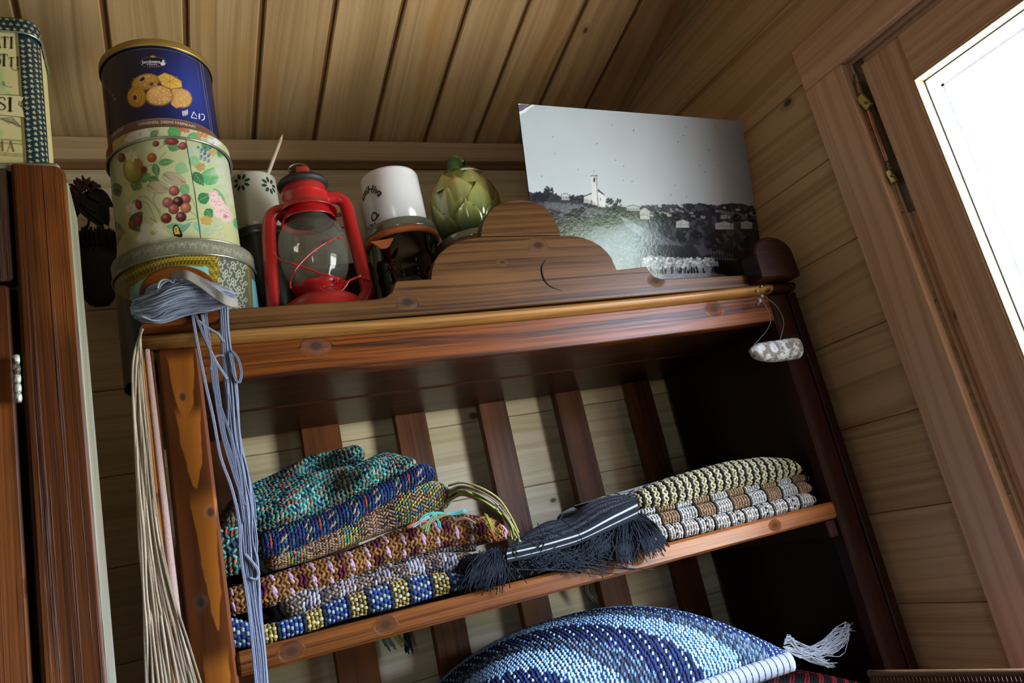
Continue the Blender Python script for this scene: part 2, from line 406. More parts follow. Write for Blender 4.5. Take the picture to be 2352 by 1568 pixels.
CABPOST = wood('stained_post', knots=0, fixed=((.70, .016, .004), (.60, -.006, .004), (.845, .0, .0035)), heart=((.814, .905, .002, .0175), (.728, .835, .004, .016), (.563, .735, .009, .0145), (.40, .55, .004, .014)), **{**STAIN, 'ring': 70, 'amt': .35, 'light': '562a0c', 'dark': '351806'})
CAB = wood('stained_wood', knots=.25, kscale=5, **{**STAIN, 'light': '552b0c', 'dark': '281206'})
CABSH = wood('stained_shelf_edge', knots=0, fixed=((-.415, .0, .0045), (-.30, .002, .0045), (.02, .003, .005), (.075, .004, .004), (.34, .0, .004)), **{**STAIN, 'ring': 90, 'streak': .8, 'light': '6e3e1a', 'dark': '381b0a', 'rough': .33, 'bump': .0004, 'coat': .05, 'knot': '3c2412'})
CABD = wood('stained_dark_boards', knots=.2, kscale=5, **{**STAIN, 'light': '361d0e', 'dark': '1c0d05', 'coat': .1, 'blotch': None})
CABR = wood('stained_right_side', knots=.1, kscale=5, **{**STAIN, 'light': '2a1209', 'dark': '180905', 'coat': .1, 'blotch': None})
SLAT = wood('stained_slats', knots=.15, kscale=5, **{**STAIN, 'light': '5c3417', 'dark': '3a1d0c', 'coat': 0, 'rough': .5})
GOLD = wood('honey_moulding', knots=.3, kscale=7, **{**STAIN, 'light': '8c6234', 'dark': '5a3a1a', 'ring': 90, 'rough': .36, 'blotch': ('4e2a10', .5)})
OLD = wood('old_cupboard_wood', '4e2810', '200f07', ring=60, amt=.6, warp=.7, rough=.42, knots=.06, kscale=5, streak=.5, spec=.14, coat=.0, bump=.0003, var=.04, blotch=('74401a', .75), wear=('1d100b', .5, 1.3))
OLDP = wood('old_cupboard_panel', '4a3428', '20150f', ring=80, amt=.6, warp=.5, rough=.45, knots=.0, streak=.5, spec=.14, coat=.0, bump=.0003, var=.03, wear=('120b08', .7, 1.6))
PAINT = wood('weathered_pale_paint', '7d7562', '4a4434', ring=120, amt=.5, warp=.6, rough=.6, knots=0, streak=.3, bump=.0004, wear=('5d5444', .5, 2.5), blotch=('84a0a0', .25))
FLOORM = wood('floor_boards', '5a4632', '42301f', ring=40, rough=.4, knots=.2)

DIM = wood('darker_panelling', '77644f', '5a4734', ring=40, rough=.5, knots=.2)
# ------------------------------------------------------------------ the room
def zceil(y): return ZC - SL * y
root = thing('ceiling', 'x', 'x'); del root['label'], root['category']; struct(root)
cth = math.atan(SL); T = .014
ux = Vector((0, -math.cos(cth), math.sin(cth))); uy = Vector((1, 0, 0)); nz = ux.cross(uy)        # up the slope, across
Lc = (YB - YR + .1) / math.cos(cth)
ceil_me = boxmesh(Lc, .1235 - .0085, T, .0022)
joints = [.2383 + .1245 * k for k in range(-16, 8)]
mid_y = (YB + .02 + YR) / 2
for a in joints:
    b = min(a + .1245 - .0085, XW + .01)
    if a > XW - .03: break
    me = ceil_me if b == a + .1245 - .0085 else boxmesh(Lc, b - a, T, .0022)
    c = Vector(((a + b) / 2, mid_y, zceil(mid_y))) - nz * 0 + Vector((0, 0, T / 2))
    part('plank', me, PINEC, root, frame(c, ux, uy))
me = boxmesh(Lc, XW - XL + .3, .02, .001)
part('backing_board', me, PINEG, root, frame(Vector(((XL + XW) / 2, mid_y, zceil(mid_y) + .0175)), ux, uy))

root = struct(bpy.data.objects.new('wall_right', None)); link(root, None, Matrix.Identity(4))
PP = .1505; zz = [2.011 + PP * k for k in range(-14, 6)]
GAP = .0010
_pm = {}
def plank_y(y0, y1, z0, z1, x, mat, par, nm='plank', bev=.0016):
    return board(nm, (x, y0, z0 + GAP / 2), (x + .014, y1, z1 - GAP / 2), 'Y', 'Z', mat, par, bev)
for z0 in [.0] + zz:
    z1 = z0 + PP if z0 else zz[0]
    if z0 and z0 < zz[0]: continue
    cut = (z1 > WZ0 and z0 < WZ1)
    if cut:
        plank_y(WY1 + .02, YB, z0, z1, XW, PINE, root); plank_y(YR, WY0 - .02, z0, z1, XW, PINE, root)
    else: plank_y(YR, YB, z0, z1, XW, PINE, root)
# sheathing behind the planks, with the window's hole
for lo, hi in (((XW + .014, WY1 + .02, 0), (XW + .05, YB + .1, 3.4)), ((XW + .014, YR - .1, 0), (XW + .05, WY0 - .02, 3.4)), ((XW + .014, WY0 - .02, 0), (XW + .05, WY1 + .02, WZ0 - .02)), ((XW + .014, WY0 - .02, WZ1 + .02), (XW + .05, WY1 + .02, 3.4))):
    board('sheathing_board', lo, hi, 'Z', 'Y', PINEG, root, .001)

root = struct(bpy.data.objects.new('wall_back', None)); link(root, None, Matrix.Identity(4))
for k in range(-14, 2):
    z0 = 2.2 + PP * k; z1 = min(z0 + PP, 2.395)
    if k == -14: z0 = 0
    board('plank', (XL, YB, z0 + GAP / 2), (XW, YB + .014, z1 - GAP / 2), 'X', 'Z', PINEB, root, .0014)
board('sheathing_board', (XL, YB + .006, 0), (XW + .05, YB + .04, 2.6), 'X', 'Z', PINEG, root, .001)
tr = struct(bpy.data.objects.new('trim_1', None)); link(tr, None, Matrix.Identity(4))
board('rail_board', (XL, YB - .022, 2.343), (XW, YB, 2.3905), 'X', 'Z', PINE, tr, .002)
board('shadow_strip', (XL, YB - .008, 2.331), (XW, YB, 2.343), 'X', 'Z', PINEG, tr, .001)

fl = board('floor', (XL, YR, -.03), (XW, YB, 0), 'Y', 'X', FLOORM, None); struct(fl)
wl = board('wall_left', (XL - .03, YR, 0), (XL, YB, 3.4), 'Y', 'Z', DIM, None); struct(wl)
root = struct(bpy.data.objects.new('wall_rear', None)); link(root, None, Matrix.Identity(4))
for lo, hi in (((XL, 0), (RX0, 3.5)), ((RX1, 0), (XW, 3.5)), ((RX0, 0), (RX1, RZ0)), ((RX0, RZ1), (RX1, 3.5))):
    board('wall_panel', (lo[0], YR - .04, lo[1]), (hi[0], YR, hi[1]), 'X', 'Z', DIM, root, .001)

# ------------------------------------------------------------------ window_1 (visible, in the right wall)
win = struct(bpy.data.objects.new('window_1', None)); link(win, None, Matrix.Identity(4))
CX = XW - .016                                   # room face of the casing
cyo = .5 * (at(1816, 122, 'X', CX)[1] + at(2165, 1100, 'X', CX)[1]); czo = at(1816, 122, 'X', CX)[2]
cyi = .5 * (at(1925, 148, 'X', CX)[1] + at(2087, 560, 'X', CX)[1]); czi = at(1925, 148, 'X', CX)[2]
zb = .93
board('casing_board', (CX, cyi, zb - .1), (XW, cyo, czi - .0008), 'Z', 'Y', PINET, win, .002)
board('casing_board', (CX, WY0 - .06, czi), (XW, cyo, czo), 'Y', 'Z', PINET, win, .002)
board('casing_board', (CX, WY0 - .06, zb - .1), (XW, WY0 - .02, czi - .0008), 'Z', 'Y', PINET, win, .002)
# fixed frame: lining of the hole behind the casing
fr = XW + .012
jx0, jx1 = XW, XW + .14
board('frame_jamb', (XW + .006, cyi - .004, zb), (jx1, cyi + .03, czi + .02), 'Z', 'X', PINET, win, .001)
board('frame_jamb', (XW + .006, WY0 - .03, zb), (jx1, WY0, czi + .02), 'Z', 'X', PINET, win, .001)
board('frame_head', (XW + .006, WY0, czi - .004), (jx1, cyi - .004, czi + .02), 'Y', 'X', PINET, win, .001)
board('frame_sill', (XW - .03, WY0 - .02, zb - .03), (jx1, cyi + .02, zb), 'Y', 'X', PINET, win, .002)
# casement sash
SX = XW + .002                                   # room face of the sash
so_y = .5 * (at(1969, 155, 'X', SX)[1] + at(2137, 560, 'X', SX)[1]); so_z = at(1969, 155, 'X', SX)[2]
si_y = .5 * (at(2097, 184, 'X', SX)[1] + at(2247, 560, 'X', SX)[1]); si_z = at(2097, 184, 'X', SX)[2]
print('window', cyo, cyi, czo, czi, so_y, so_z, si_y, si_z)
board('sash_stile', (SX, si_y, zb + .01), (SX + .052, so_y, so_z), 'Z', 'Y', PINET, win, .003)
board('sash_rail', (SX, WY0 + .02, si_z), (SX + .052, si_y - .0006, so_z), 'Y', 'Z', PINET, win, .003)
board('sash_stile', (SX, WY0 + .01, zb + .01), (SX + .052, WY0 + .09, si_z - .0006), 'Z', 'Y', PINET, win, .003)
board('sash_rail', (SX, WY0 + .09, zb + .01), (SX + .052, si_y - .0006, zb + .09), 'Y', 'Z', PINET, win, .003)
board('rebate_strip', (SX + .012, so_y + .0005, zb + .01), (SX + .05, cyi - .0045, czi - .005), 'Z', 'Y', PINET, win, .001)
board('rebate_strip', (SX + .012, WY0 + .01, so_z + .0005), (SX + .05, so_y, czi - .005), 'Y', 'Z', PINET, win, .001)
# glazing beads, seal and the double pane
BE = wood('glazing_bead', 'd9bb8c', 'c39c64', ring=90, amt=.3, knots=0, rough=.5)
SEAL = plain('grey_rubber_seal', '39434b', .4); SPACER = plain('pale_metal_spacer', 'c9cdd0', .3, metal=.6)
gy, gz = si_y - .0015, si_z - .0015
board('glazing_bead', (SX + .001, gy, zb + .09), (SX + .020, si_y - .0001, si_z), 'Z', 'Y', BE, win, .001)
board('glazing_bead', (SX + .001, WY0 + .09, gz), (SX + .020, gy - .0002, si_z - .0001), 'Y', 'Z', BE, win, .001)
board('seal', (SX + .0200, gy - .003, zb + .09), (SX + .0218, gy, gz), 'Z', 'X', SEAL, win, .0002)
board('seal', (SX + .0200, WY0 + .09, gz - .003), (SX + .0218, gy, gz), 'Y', 'X', SEAL, win, .0002)
board('pane', (SX + .0220, WY0 + .0905, zb + .0905), (SX + .0250, si_y - .0002, si_z - .0002), 'Z', 'Y', clear('window_glass'), win, .0002)
board('spacer', (SX + .026, gy - .024, zb + .09), (SX + .032, gy - .019, gz - .02), 'Z', 'X', SPACER, win, .0002)
board('spacer', (SX + .026, WY0 + .09, gz - .024), (SX + .032, gy - .019, gz - .019), 'Y', 'X', SPACER, win, .0002)
# stay hardware running down the gap between casing and sash
BRASS = plain('yellow_zinc', 'b5a662', .3, metal=.9, nz=.2); COPPER = plain('copper_coloured_steel', 'b08070', .3, metal=.8, nz=.2); IRON = plain('grey_steel', '6d6a66', .35, metal=.8, nz=.3)
hx = XW - .004
def hw(x, y, dx=0): return at(x, y, 'X', hx + dx)
p = [hw(1975, 200), hw(2055, 405)]
board('stay_plate', (hx + .012, .5 * (so_y + cyi) - .012, p[1][2] - .06), (hx + .016, .5 * (so_y + cyi) + .012, p[0][2] + .05), 'Z', 'Y', IRON, win, .0008)
part('stay_rod', tubes([spline([hw(1993, 250), hw(2015, 310), hw(2037, 370)], 8)], .0036, 10), COPPER, win)
part('stay_rod', tubes([spline([hw(1969, 188), hw(1976, 215)], 6)], .0034, 10), COPPER, win)
part('wire_loop', tubes([spline([hw(1962, 190), hw(1974, 222), hw(1982, 228), hw(1978, 205), hw(1968, 172), hw(1963, 172)], 24)], .0011, 6, close=True), IRON, win)
for (a, b, w_) in (((1975, 222), (1998, 246), .013), ((2041, 392), (2056, 418), .009)):
    A, B = Vector(hw(*a)), Vector(hw(*b)); d = B - A
    part('stay_bracket', boxmesh(d.length, w_, .009, .0012), BRASS, win, frame((A + B) / 2, d, (0, 1, 0)))
part('stay_joint', tubes([spline([hw(2037, 372), hw(2043, 390)], 5)], .003, 8, taper=[1, .5, 1.2, .6, 1]), IRON, win)
for q in ((2048, 404), (1987, 236)):
    part('rivet', lathe([(0, .0015), (.0022, .001), (.0026, 0), (.0026, -.004)], 12), IRON, win, frame(Vector(hw(*q, -.0075)), (0, 0, 1), (0, 1, 0)) )

# window behind the camera
w2 = struct(bpy.data.objects.new('window_2', None)); link(w2, None, Matrix.Identity(4))
for lo, hi, g, w_ in (((RX0 - .05, RZ0 - .06), (RX0 + .04, RZ1 + .06), 'Z', 'X'), ((RX1 - .04, RZ0 - .06), (RX1 + .05, RZ1 + .06), 'Z', 'X'), ((RX0 + .04, RZ1 - .03), (RX1 - .04, RZ1 + .06), 'X', 'Z'), ((RX0 + .04, RZ0 - .06), (RX1 - .04, RZ0 + .04), 'X', 'Z'), (((RX0 + RX1) / 2 - .03, RZ0 + .04), ((RX0 + RX1) / 2 + .03, RZ1 - .03), 'Z', 'X')):
    board('window_frame', (lo[0], YR - .03, lo[1]), (hi[0], YR + .02, hi[1]), g, w_, PINET, w2, .003)
board('pane', (RX0 + .04, YR - .012, RZ0 + .04), (RX1 - .04, YR - .008, RZ1 - .03), 'X', 'Z', clear('window_glass_rear'), w2, .0002)

# ------------------------------------------------------------------ the shelf cabinet
cab = thing('shelf_cabinet', 'open stained wooden cabinet with stepped rounded pediment standing against the pine walls', 'cabinet', (.53, 1.15, 0))
Z0C = 1.8
P1 = lambda x, y: at(x, y, 'Y', 1.0)
# posts and sides
board('left_post', (.0068, 1.0, 0), (.0563, 1.03, 1.8195), 'Z', 'X', CABPOST, cab, .004)
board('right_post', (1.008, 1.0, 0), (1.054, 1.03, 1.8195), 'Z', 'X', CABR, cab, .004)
board('side_panel', (-.018, 1.002, 0), (.004, 1.43, 1.82), 'Z', 'Y', CAB, cab, .002)
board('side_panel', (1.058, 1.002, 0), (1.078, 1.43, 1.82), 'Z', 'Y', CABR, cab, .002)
board('edge_strip', (-.017, .996, 0), (-.0065, 1.002, 1.822), 'Z', 'X', CABPOST, cab, .0015)
FELT = plain('pink_felt', 'cdaba0', .95, sheen=.6, nz=.25, nscale=500, bump=.0008)
fs = [(-.0045 + .0042 * math.cos(a) , -.0035 * math.sin(a)) for a in np.linspace(PI, 0, 7)]
v = []; f = []
for z, k in ((0, 1.6), (1.2, 1.5), (1.6, 1.1), (1.825, .8)):
    for (x_, y_) in fs: v.append((-.0063 + (x_ + .0087) * k, 1.001 + y_ * k, z))
for i in range(3):
    for j in range(6): f.append((i * 7 + j, i * 7 + j + 1, i * 7 + 8 + j, i * 7 + 7 + j))
part('felt_strip', mesh(v, f, True), FELT, cab, label='fuzzy pinkish strip beside the left post')
# frieze: slightly bowed board, and the half-round moulding over it
def sag(x): return -.0065 * math.sin(PI * min(max((x + .01) / 1.07, 0), 1))
def bowed(name, prof, x0, x1, mat, n=26, label=None):
    """profile in (y, z) swept along x with the old board's sag; local origin at its middle"""
    cx, cy, cz = (x0 + x1) / 2, np.mean([p[0] for p in prof]), np.mean([p[1] for p in prof])
    v = []; f = []; m = len(prof)
    for i in range(n + 1):
        x = x0 + (x1 - x0) * i / n
        for (y, z) in prof: v.append((x - cx, z + sag(x) - cz, -(y - cy)))
    for i in range(n):
        for j in range(m): f.append((i * m + j, i * m + (j + 1) % m, (i + 1) * m + (j + 1) % m, (i + 1) * m + j))
    f += [tuple(range(m))[::-1], tuple(range(n * m, n * m + m))]
    return part(name, mesh(v, f), mat, cab, frame((cx, cy, cz), (1, 0, 0), (0, 0, 1)), label)
bowed('frieze_board', [(1.005, 1.771), (1.0035, 1.7725), (1.0035, 1.8195), (1.026, 1.8195), (1.026, 1.771)], .0565, 1.009, CABF)
hr = [(1.0 - .0145 * math.sin(a), 1.8285 - .0085 * math.cos(a)) for a in np.linspace(0, PI, 9)] + [(1.014, 1.837), (1.014, 1.82)]
o = bowed('moulding', hr, -.007, 1.012, GOLD, label='honey-coloured half-round moulding')
for p_ in o.data.polygons: p_.use_smooth = len(p_.vertices) == 4
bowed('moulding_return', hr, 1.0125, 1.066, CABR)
# pediment outline from measured points
pp = [(.0, 1.836), (.0, 1.8655), (.19, 1.8652), (.2945, 1.8642), (.3095, 1.8665), (.3195, 1.873), (.3275, 1.888), (.3307, 1.8895), (.3826, 1.8895), (.3855, 1.903), (.3925, 1.9165), (.4025, 1.9285), (.4175, 1.939), (.4345, 1.947), (.455, 1.9515), (.4773, 1.9535),
      (.6173, 1.9506), (.640, 1.949), (.6584, 1.945), (.674, 1.938), (.6878, 1.9285), (.697, 1.917), (.7025, 1.9065), (.7058, 1.8845), (.7658, 1.8869), (.7705, 1.8765), (.777, 1.868), (.7895, 1.8632), (.959, 1.8589), (1.06, 1.858), (1.06, 1.836)]
cxp, czp = .555, 1.905
Mx = frame((cxp, 1.010, czp), (1, 0, 0), (0, 0, 1))
extrude([(x - cxp, z - czp + (sag(x) if z < 1.84 else 0)) for x, z in pp], .02, CABP, 'pediment', cab, Mx)
capp = [(.4773, 1.9545), (.480, 1.968), (.4865, 1.981), (.4965, 1.993), (.509, 2.0035), (.5235, 2.0105), (.541, 2.0145), (.5597, 2.0155), (.5785, 2.0125), (.5934, 2.0065), (.605, 1.996), (.612, 1.984), (.6165, 1.966), (.6173, 1.9514)]
extrude([(x - .547, z - 1.98) for x, z in capp], .02, CABCAP, 'pediment_cap', cab, frame((.547, 1.009, 1.98), (1, 0, 0), (0, 0, 1)))
part('crack', tubes([spline([at(x, y, 'Y', .9995) for x, y in ((1254, 597), (1245, 612), (1246, 630), (1254, 648), (1270, 660), (1293, 668))], 24)], .0011, 6, taper=[.3, 1, 1.2, 1, .8, .2]), plain('dark_crack', '120a06', .9), cab, label='curved dark crack')
def finial(cx, mat, lab):
    pts = [(-.045, -.028)] + [(-.045 * math.cos(a), .014 + .036 * math.sin(a)) for a in np.linspace(0, PI, 17)] + [(.045, -.028)]
    return extrude(pts, .040, mat, 'finial', cab, frame((cx, .985, 1.866), (1, 0, 0), (0, 0, 1)), .003, lab)
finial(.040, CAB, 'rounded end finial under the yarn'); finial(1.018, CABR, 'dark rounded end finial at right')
# top boards, rear rails, slats, shelves
board('top_board', (-.018, 1.027, 1.777), (1.078, 1.215, 1.80), 'X', 'Y', CABD, cab, .003)
board('top_board', (-.018, 1.2155, 1.775), (1.078, 1.43, 1.80), 'X', 'Y', CABD, cab, .003)
SYB = 1.41
for sx_, w_ in ((.0585, .060), (.2328, .071), (.409, .063), (.584, .061), (.7585, .064), (.94, .062)):
    board('slat', (sx_, SYB, .3), (sx_ + w_, SYB + .018, 1.775), 'Z', 'X', SLAT, cab, .002)
board('shelf_board', (.0565, 1.0, 1.4195), (1.008, 1.408, 1.4465), 'X', 'Z', CABSH, cab, .0035)
board('lower_shelf', (.0565, 1.0, 1.075), (1.008, 1.408, 1.10), 'X', 'Z', CABSH, cab, .0035)
board('shelf_cleat', (.9865, 1.01, 1.39), (1.0075, 1.33, 1.419), 'Y', 'Z', CABR, cab, .002)

# ------------------------------------------------------------------ old cupboard at the left
cup = thing('old_cupboard', 'old dark brown wooden cupboard with worn varnish and pale painted side, at far left', 'cupboard', (-.3, .92, 0))
Yc = .86
e0, e1 = -.1362 * Yc, -.0745 * Yc
zt = at(90, 378, 'Y', Yc)[2]; zs = at(10, 645, 'Y', Yc)[2]
n_ = 14; pts = []
st = [(e0 + .002, 0)] + [(e1 - .0035, 0), (e1, .3), (e1, zt - .02)] + [(e1 - .012 * (1 - math.cos(a)), zt - .014 + .014 * math.sin(a)) for a in np.linspace(0, PI / 2, 6)] + [(e0 + .002, zt + .001)]
extrude([(z, -(x - (e0 + e1) / 2)) for x, z in st][::-1], .024, OLD, 'door_stile', cup, frame(((e0 + e1) / 2, Yc + .012, 0), (0, 0, 1), (-1, 0, 0)), .003)
board('top_panel', (-.60, Yc + .003, zs + .002), (e0 - .0015, Yc + .022, zt - .002), 'Z', 'X', OLDP, cup, .002)
board('door', (-.60, Yc + .004, .1), (e0 - .006, Yc + .022, zs - .002), 'Z', 'X', OLD, cup, .003)
board('side_board', (e1 - .014, Yc + .024, .0), (e1, Yc + .116, zt - .006), 'Z', 'Y', PAINT, cup, .004, label='pale weathered painted side')
board('edge_strip', (e1 - .006, Yc + .002, .0), (e1 + .0012, Yc + .024, zt - .02), 'Z', 'Y', PAINT, cup, .001)
board('back_panel', (-.60, Yc + .116, .0), (-.112, Yc + .16, zt - .03), 'Z', 'X', OLDP, cup, .002)
board('inner_frame', (e0 - .02, Yc + .023, .1), (e0 + .02, Yc + .05, zt - .03), 'Z', 'X', OLDP, cup, .002)
tb = board('top_board', (-.60, Yc + .004, zt - .004), (e1 - .006, Yc + .116, zt + .006), 'X', 'Y', PAINT, cup, .003, label='crumbly weathered top edge')
a_, b_ = at(36, 815, 'Y', Yc - .002), at(42, 925, 'Y', Yc - .002)
HM = plain('flaking_painted_hinge', 'a8a896', .5, metal=.3, nz=.4, nscale=90, col2='4a4036', mix2=(.5, .56), bump=.001)
hg = part('hinge', tubes([np.linspace(a_, b_, 4)], .0022, 8), IRON, cup)
for k in range(5):
    t0, t1 = k / 5 + .01, (k + 1) / 5 - .015; q0, q1 = a_ + (b_ - a_) * t0, a_ + (b_ - a_) * t1
    part('knuckle', tubes([np.linspace(q0, q1, 4)], .0036, 12, taper=[.85, 1, 1, .85]), HM, hg, WM[hg.name] @ Matrix.Identity(4))

# square biscuit tin on the cupboard
tin = thing('biscuit_tin', 'tall square cream and green biscuit tin with starry dark corners on top of the cupboard', 'tin', (-.15, .91, zt + .006))
Yt = Yc + .012; zt0 = zt + .006
fy_ = lambda x, y: tuple(at(x, y, 'Y', Yt)[[0, 2]])
xr = fy_(108, 365)[0]; z_top = fy_(60, 78)[1]; z_lid = fy_(60, 42)[1]
rc = .019
dep = .088
def rrect(x0, x1, y0, y1, r, n=8):
    out = []
    for cx, cy, a0 in ((x1 - r, y0 + r, -PI / 2), (x1 - r, y1 - r, 0), (x0 + r, y1 - r, PI / 2), (x0 + r, y0 + r, PI)):
        for i in range(n + 1): a = a0 + PI / 2 * i / n; out.append((cx + r * math.cos(a), cy + r * math.sin(a)))
    return out
xl = xr - .15
# one painted sheet wraps front and right side: s runs along the outline
segF = (xr - rc) - (xl + rc); arc = rc * PI / 2; segS = dep - 2 * rc
def wrap(S, off=0.0):
    x = np.zeros_like(S); y = np.zeros_like(S)
    m = S <= 0; x[m] = (xr - rc) + S[m]; y[m] = Yt - off
    m2 = (S > 0) & (S <= arc); a = S[m2] / rc; x[m2] = xr - rc + (rc + off) * np.sin(a); y[m2] = Yt + rc - (rc + off) * np.cos(a)
    m3 = (S > arc) & (S <= arc + segS); x[m3] = xr + off; y[m3] = Yt + rc + S[m3] - arc
    m4 = S > arc + segS; a = (S[m4] - arc - segS) / rc; x[m4] = xr - rc + (rc + off) * np.cos(a); y[m4] = Yt + dep - rc + (rc + off) * np.sin(a)
    return x, y
tf = lambda x, y: ((lambda q: (q[0] - (xr - rc), q[1]))(fy_(x, y)))
sh = Sheet(-segF, arc * 2 + segS, zt0, z_top, .0008, 'cfc08a', tf)
s_str = tf(50, 200)[0]; s_olive = tf(42, 200)[0]
sh.noise(.06, 30, 5)
def band(s0, s1, col): sh.poly([(s0, zt0 - 1), (s1, zt0 - 1), (s1, 9), (s0, 9)], col, raw=True)
for (x, y, rx_, ry_) in ((0, 175, 14, 26), (6, 200, 12, 18), (0, 305, 14, 12), (18, 215, 10, 7)): sh.ell(x, y, rx_, ry_, '84b86a', .75, soft=.9)
sh.ell(18, 195, 10, 16, 'c8b48a', .5, soft=.9)
band(s_olive, s_str, '7d7442'); band(s_str, arc + .002, '0c202e'); 
# stars
k = 0
for i, s_ in enumerate(np.arange(s_str + .0035, arc, .0068)):
    for z_ in np.arange(zt0 + .004, z_top - .004, .0068):
        c = (s_, z_ + (i % 2) * .0034); st = [(c[0] + (.0027 if q % 2 == 0 else .0012) * math.sin(q * PI / 5), c[1] + (.0027 if q % 2 == 0 else .0012) * math.cos(q * PI / 5)) for q in range(10)]
        sh.poly(st, '94966e', raw=True)
band(-segF, -segF + .01, '0c202e')
K = '171410'
def bar(x0, y0, x1, y1, w=1.0): sh.line([(x0, y0), (x1, y1)], w * .00055, K)
# ornament lines, ribbon, bird
for y in (321, 323.5, 329, 331): sh.line([(-60, y - 6), (52, y + 1)], .0006, '5a4a2a')
for y in (352, 355, 358): sh.line([(-60, y - 6), (56, y + 2)], .0006, '5a4a2a')
sh.poly([(-60, 214), (45, 219), (55, 224), (50, 235), (47, 236), (46, 244), (52, 247), (57, 270), (40, 268), (-60, 258)], 'd3c797')
sh.line([(-60, 214), (45, 219), (55, 224), (50, 235), (44, 233), (43, 241), (52, 247), (57, 270), (40, 268), (-60, 258)], .0009, K)
sh.poly([(0, 272), (28, 272), (47, 291), (40, 290), (30, 282), (20, 285), (6, 276)], '9a9270'); sh.line([(0, 272), (28, 270), (49, 292), (36, 288), (24, 280), (38, 284), (2, 274)], .0008, K)
sh.line(spline([(0, 190), (8, 196), (10, 190), (5, 187), (12, 197), (27, 200)], 20).tolist(), .0006, K)
body = rrect(xl, xr, Yt, Yt + dep, rc)
TINM = vcol('printed_tin', .32, .8, .4, coat=.15, bump=.0002, bscale=60)
me = sh.mesh(lambda S, T: (*wrap(S), T)); part('printed_body', me, TINM, tin)
v = [(x, y, z) for z in (zt0, z_top) for x, y in rrect(xl, xr - .0012, Yt + .0012, Yt + dep - .0006, rc)]
m = len(v) // 2; part('can_body', mesh(v, [(i, (i + 1) % m, m + (i + 1) % m, m + i) for i in range(m)] + [tuple(range(m))[::-1], tuple(range(m, 2 * m))]), plain('tin_cream_enamel', 'cfc08a', .35), tin)
# lid, printed like the corners
LS = Sheet(-segF, arc * 2 + segS, z_top - .001, z_lid, .0008, '0c202e')
for i, s_ in enumerate(np.arange(-segF, arc * 2 + segS, .0068)):
    for j, z_ in enumerate(np.arange(z_top + .004, z_lid, .0068)):
        c = (s_ + (j % 2) * .0034, z_); LS.poly([(c[0] + (.0028 if q % 2 == 0 else .0012) * math.sin(q * PI / 5), c[1] + (.0028 if q % 2 == 0 else .0012) * math.cos(q * PI / 5)) for q in range(10)], '94966e', raw=True)
def lidmap(S, T):
    k = np.clip((T - (z_lid - .004)) / .004, 0, 1); x, y = wrap(S, .0016); return x - k * .001, y + k * .002, T
lid = part('lid', LS.mesh(lidmap), TINM, tin)
v = [(x, y, z_lid) for x, y in rrect(xl, xr - .001, Yt + .001, Yt + dep, rc)]; v2 = [(x, y, z_lid + .002) for x, y in rrect(xl + .006, xr - .007, Yt + .007, Yt + dep - .006, rc - .006)]
m = len(v); part('lid_top', mesh(v + v2, [(i, (i + 1) % m, m + (i + 1) % m, m + i) for i in range(m)] + [tuple(range(m, 2 * m))]), plain('lid_enamel', '0c202e', .35), lid, WM[lid.name])
w_ = np.linspace(-segF, arc * 2 + segS, 60); x, y = wrap(w_, .0022); part('lid_bead', tubes([np.stack([x, y, np.full_like(x, z_top)], 1)], .0012, 8), plain('tin_bright_edge', '9aa39a', .3, metal=.8), lid, WM[lid.name])
# serif capitals built from strokes, printed black
def serif(ch, x, y, h, col=K):
    """capital with its middle at picture point (x, y); h its height in picture units"""
    u = h / 10
    def L(a, b, w): sh.line([(x + a[0] * u, y + a[1] * u), (x + b[0] * u, y + b[1] * u)], w * u * .00040, col)
    if ch == 'I': L((0, -5), (0, 5), 2.4); L((-1.7, -5), (1.7, -5), .8); L((-1.7, 5), (1.7, 5), .8)
    if ch == 'T': L((0, -5), (0, 5), 2.4); L((-3, -5), (3, -5), 1); L((-3, -5), (-3, -3.2), .8); L((3, -5), (3, -3.2), .8); L((-1.6, 5), (1.6, 5), .8)
    if ch == 'A': L((-3, 5), (0, -5), .9); L((0, -5), (3, 5), 2.3); L((-1.8, 1.5), (1.8, 1.5), .8); L((-4, 5), (-2, 5), .8); L((1.8, 5), (4.2, 5), .8)
    if ch == 'M': L((-3.4, 5), (-3, -5), .9); L((-3, -5), (0, 4), 2); L((0, 4), (3, -5), .9); L((3, -5), (3.4, 5), 2.2); L((-4.4, 5), (-2.4, 5), .8); L((2, 5), (4.6, 5), .8)
    if ch == 'O':
        for k in range(16):
            a, b = k * PI / 8, (k + 1) * PI / 8; L((3.4 * math.cos(a), 5 * math.sin(a)), (3.4 * math.cos(b), 5 * math.sin(b)), .8 + 1.5 * abs(math.cos((a + b) / 2)))
    if ch == 'S':
        P_ = spline([(2.6, -3), (1.8, -4.8), (-.5, -5), (-2.4, -3.4), (-1.6, -1), (1.4, .8), (2.8, 3), (1, 5), (-1.6, 4.6), (-2.8, 2.6)], 26)
        for a, b in zip(P_[:-1], P_[1:]): L(a, b, 1.0 + .9 * math.exp(-(a[1] / 2.5) ** 2))
for ch, x, y, h in (('T', 11, 97, 24), ('I', 26, 98, 25), ('A', -8, 96, 26), ('O', -8, 141, 24), ('T', 9, 138, 26), ('T', 26, 142, 20), ('I', 40, 141, 20), ('S', 4, 238, 28), ('I', 23, 240, 30)): serif(ch, x, y, h)
sh.line(spline([(24, 150), (28, 158), (36, 162), (43, 160), (41, 156), (37, 158)], 14).tolist(), .0009, K)
serif('A', 24, 336, 22, '6a5a3a'); serif('M', -2, 335, 22, '6a5a3a')
me = sh.mesh(lambda S, T: (*wrap(S), T)); bpy.data.objects['printed_body'].data = me; me.name = 'printed_body'; me.materials.append(TINM)

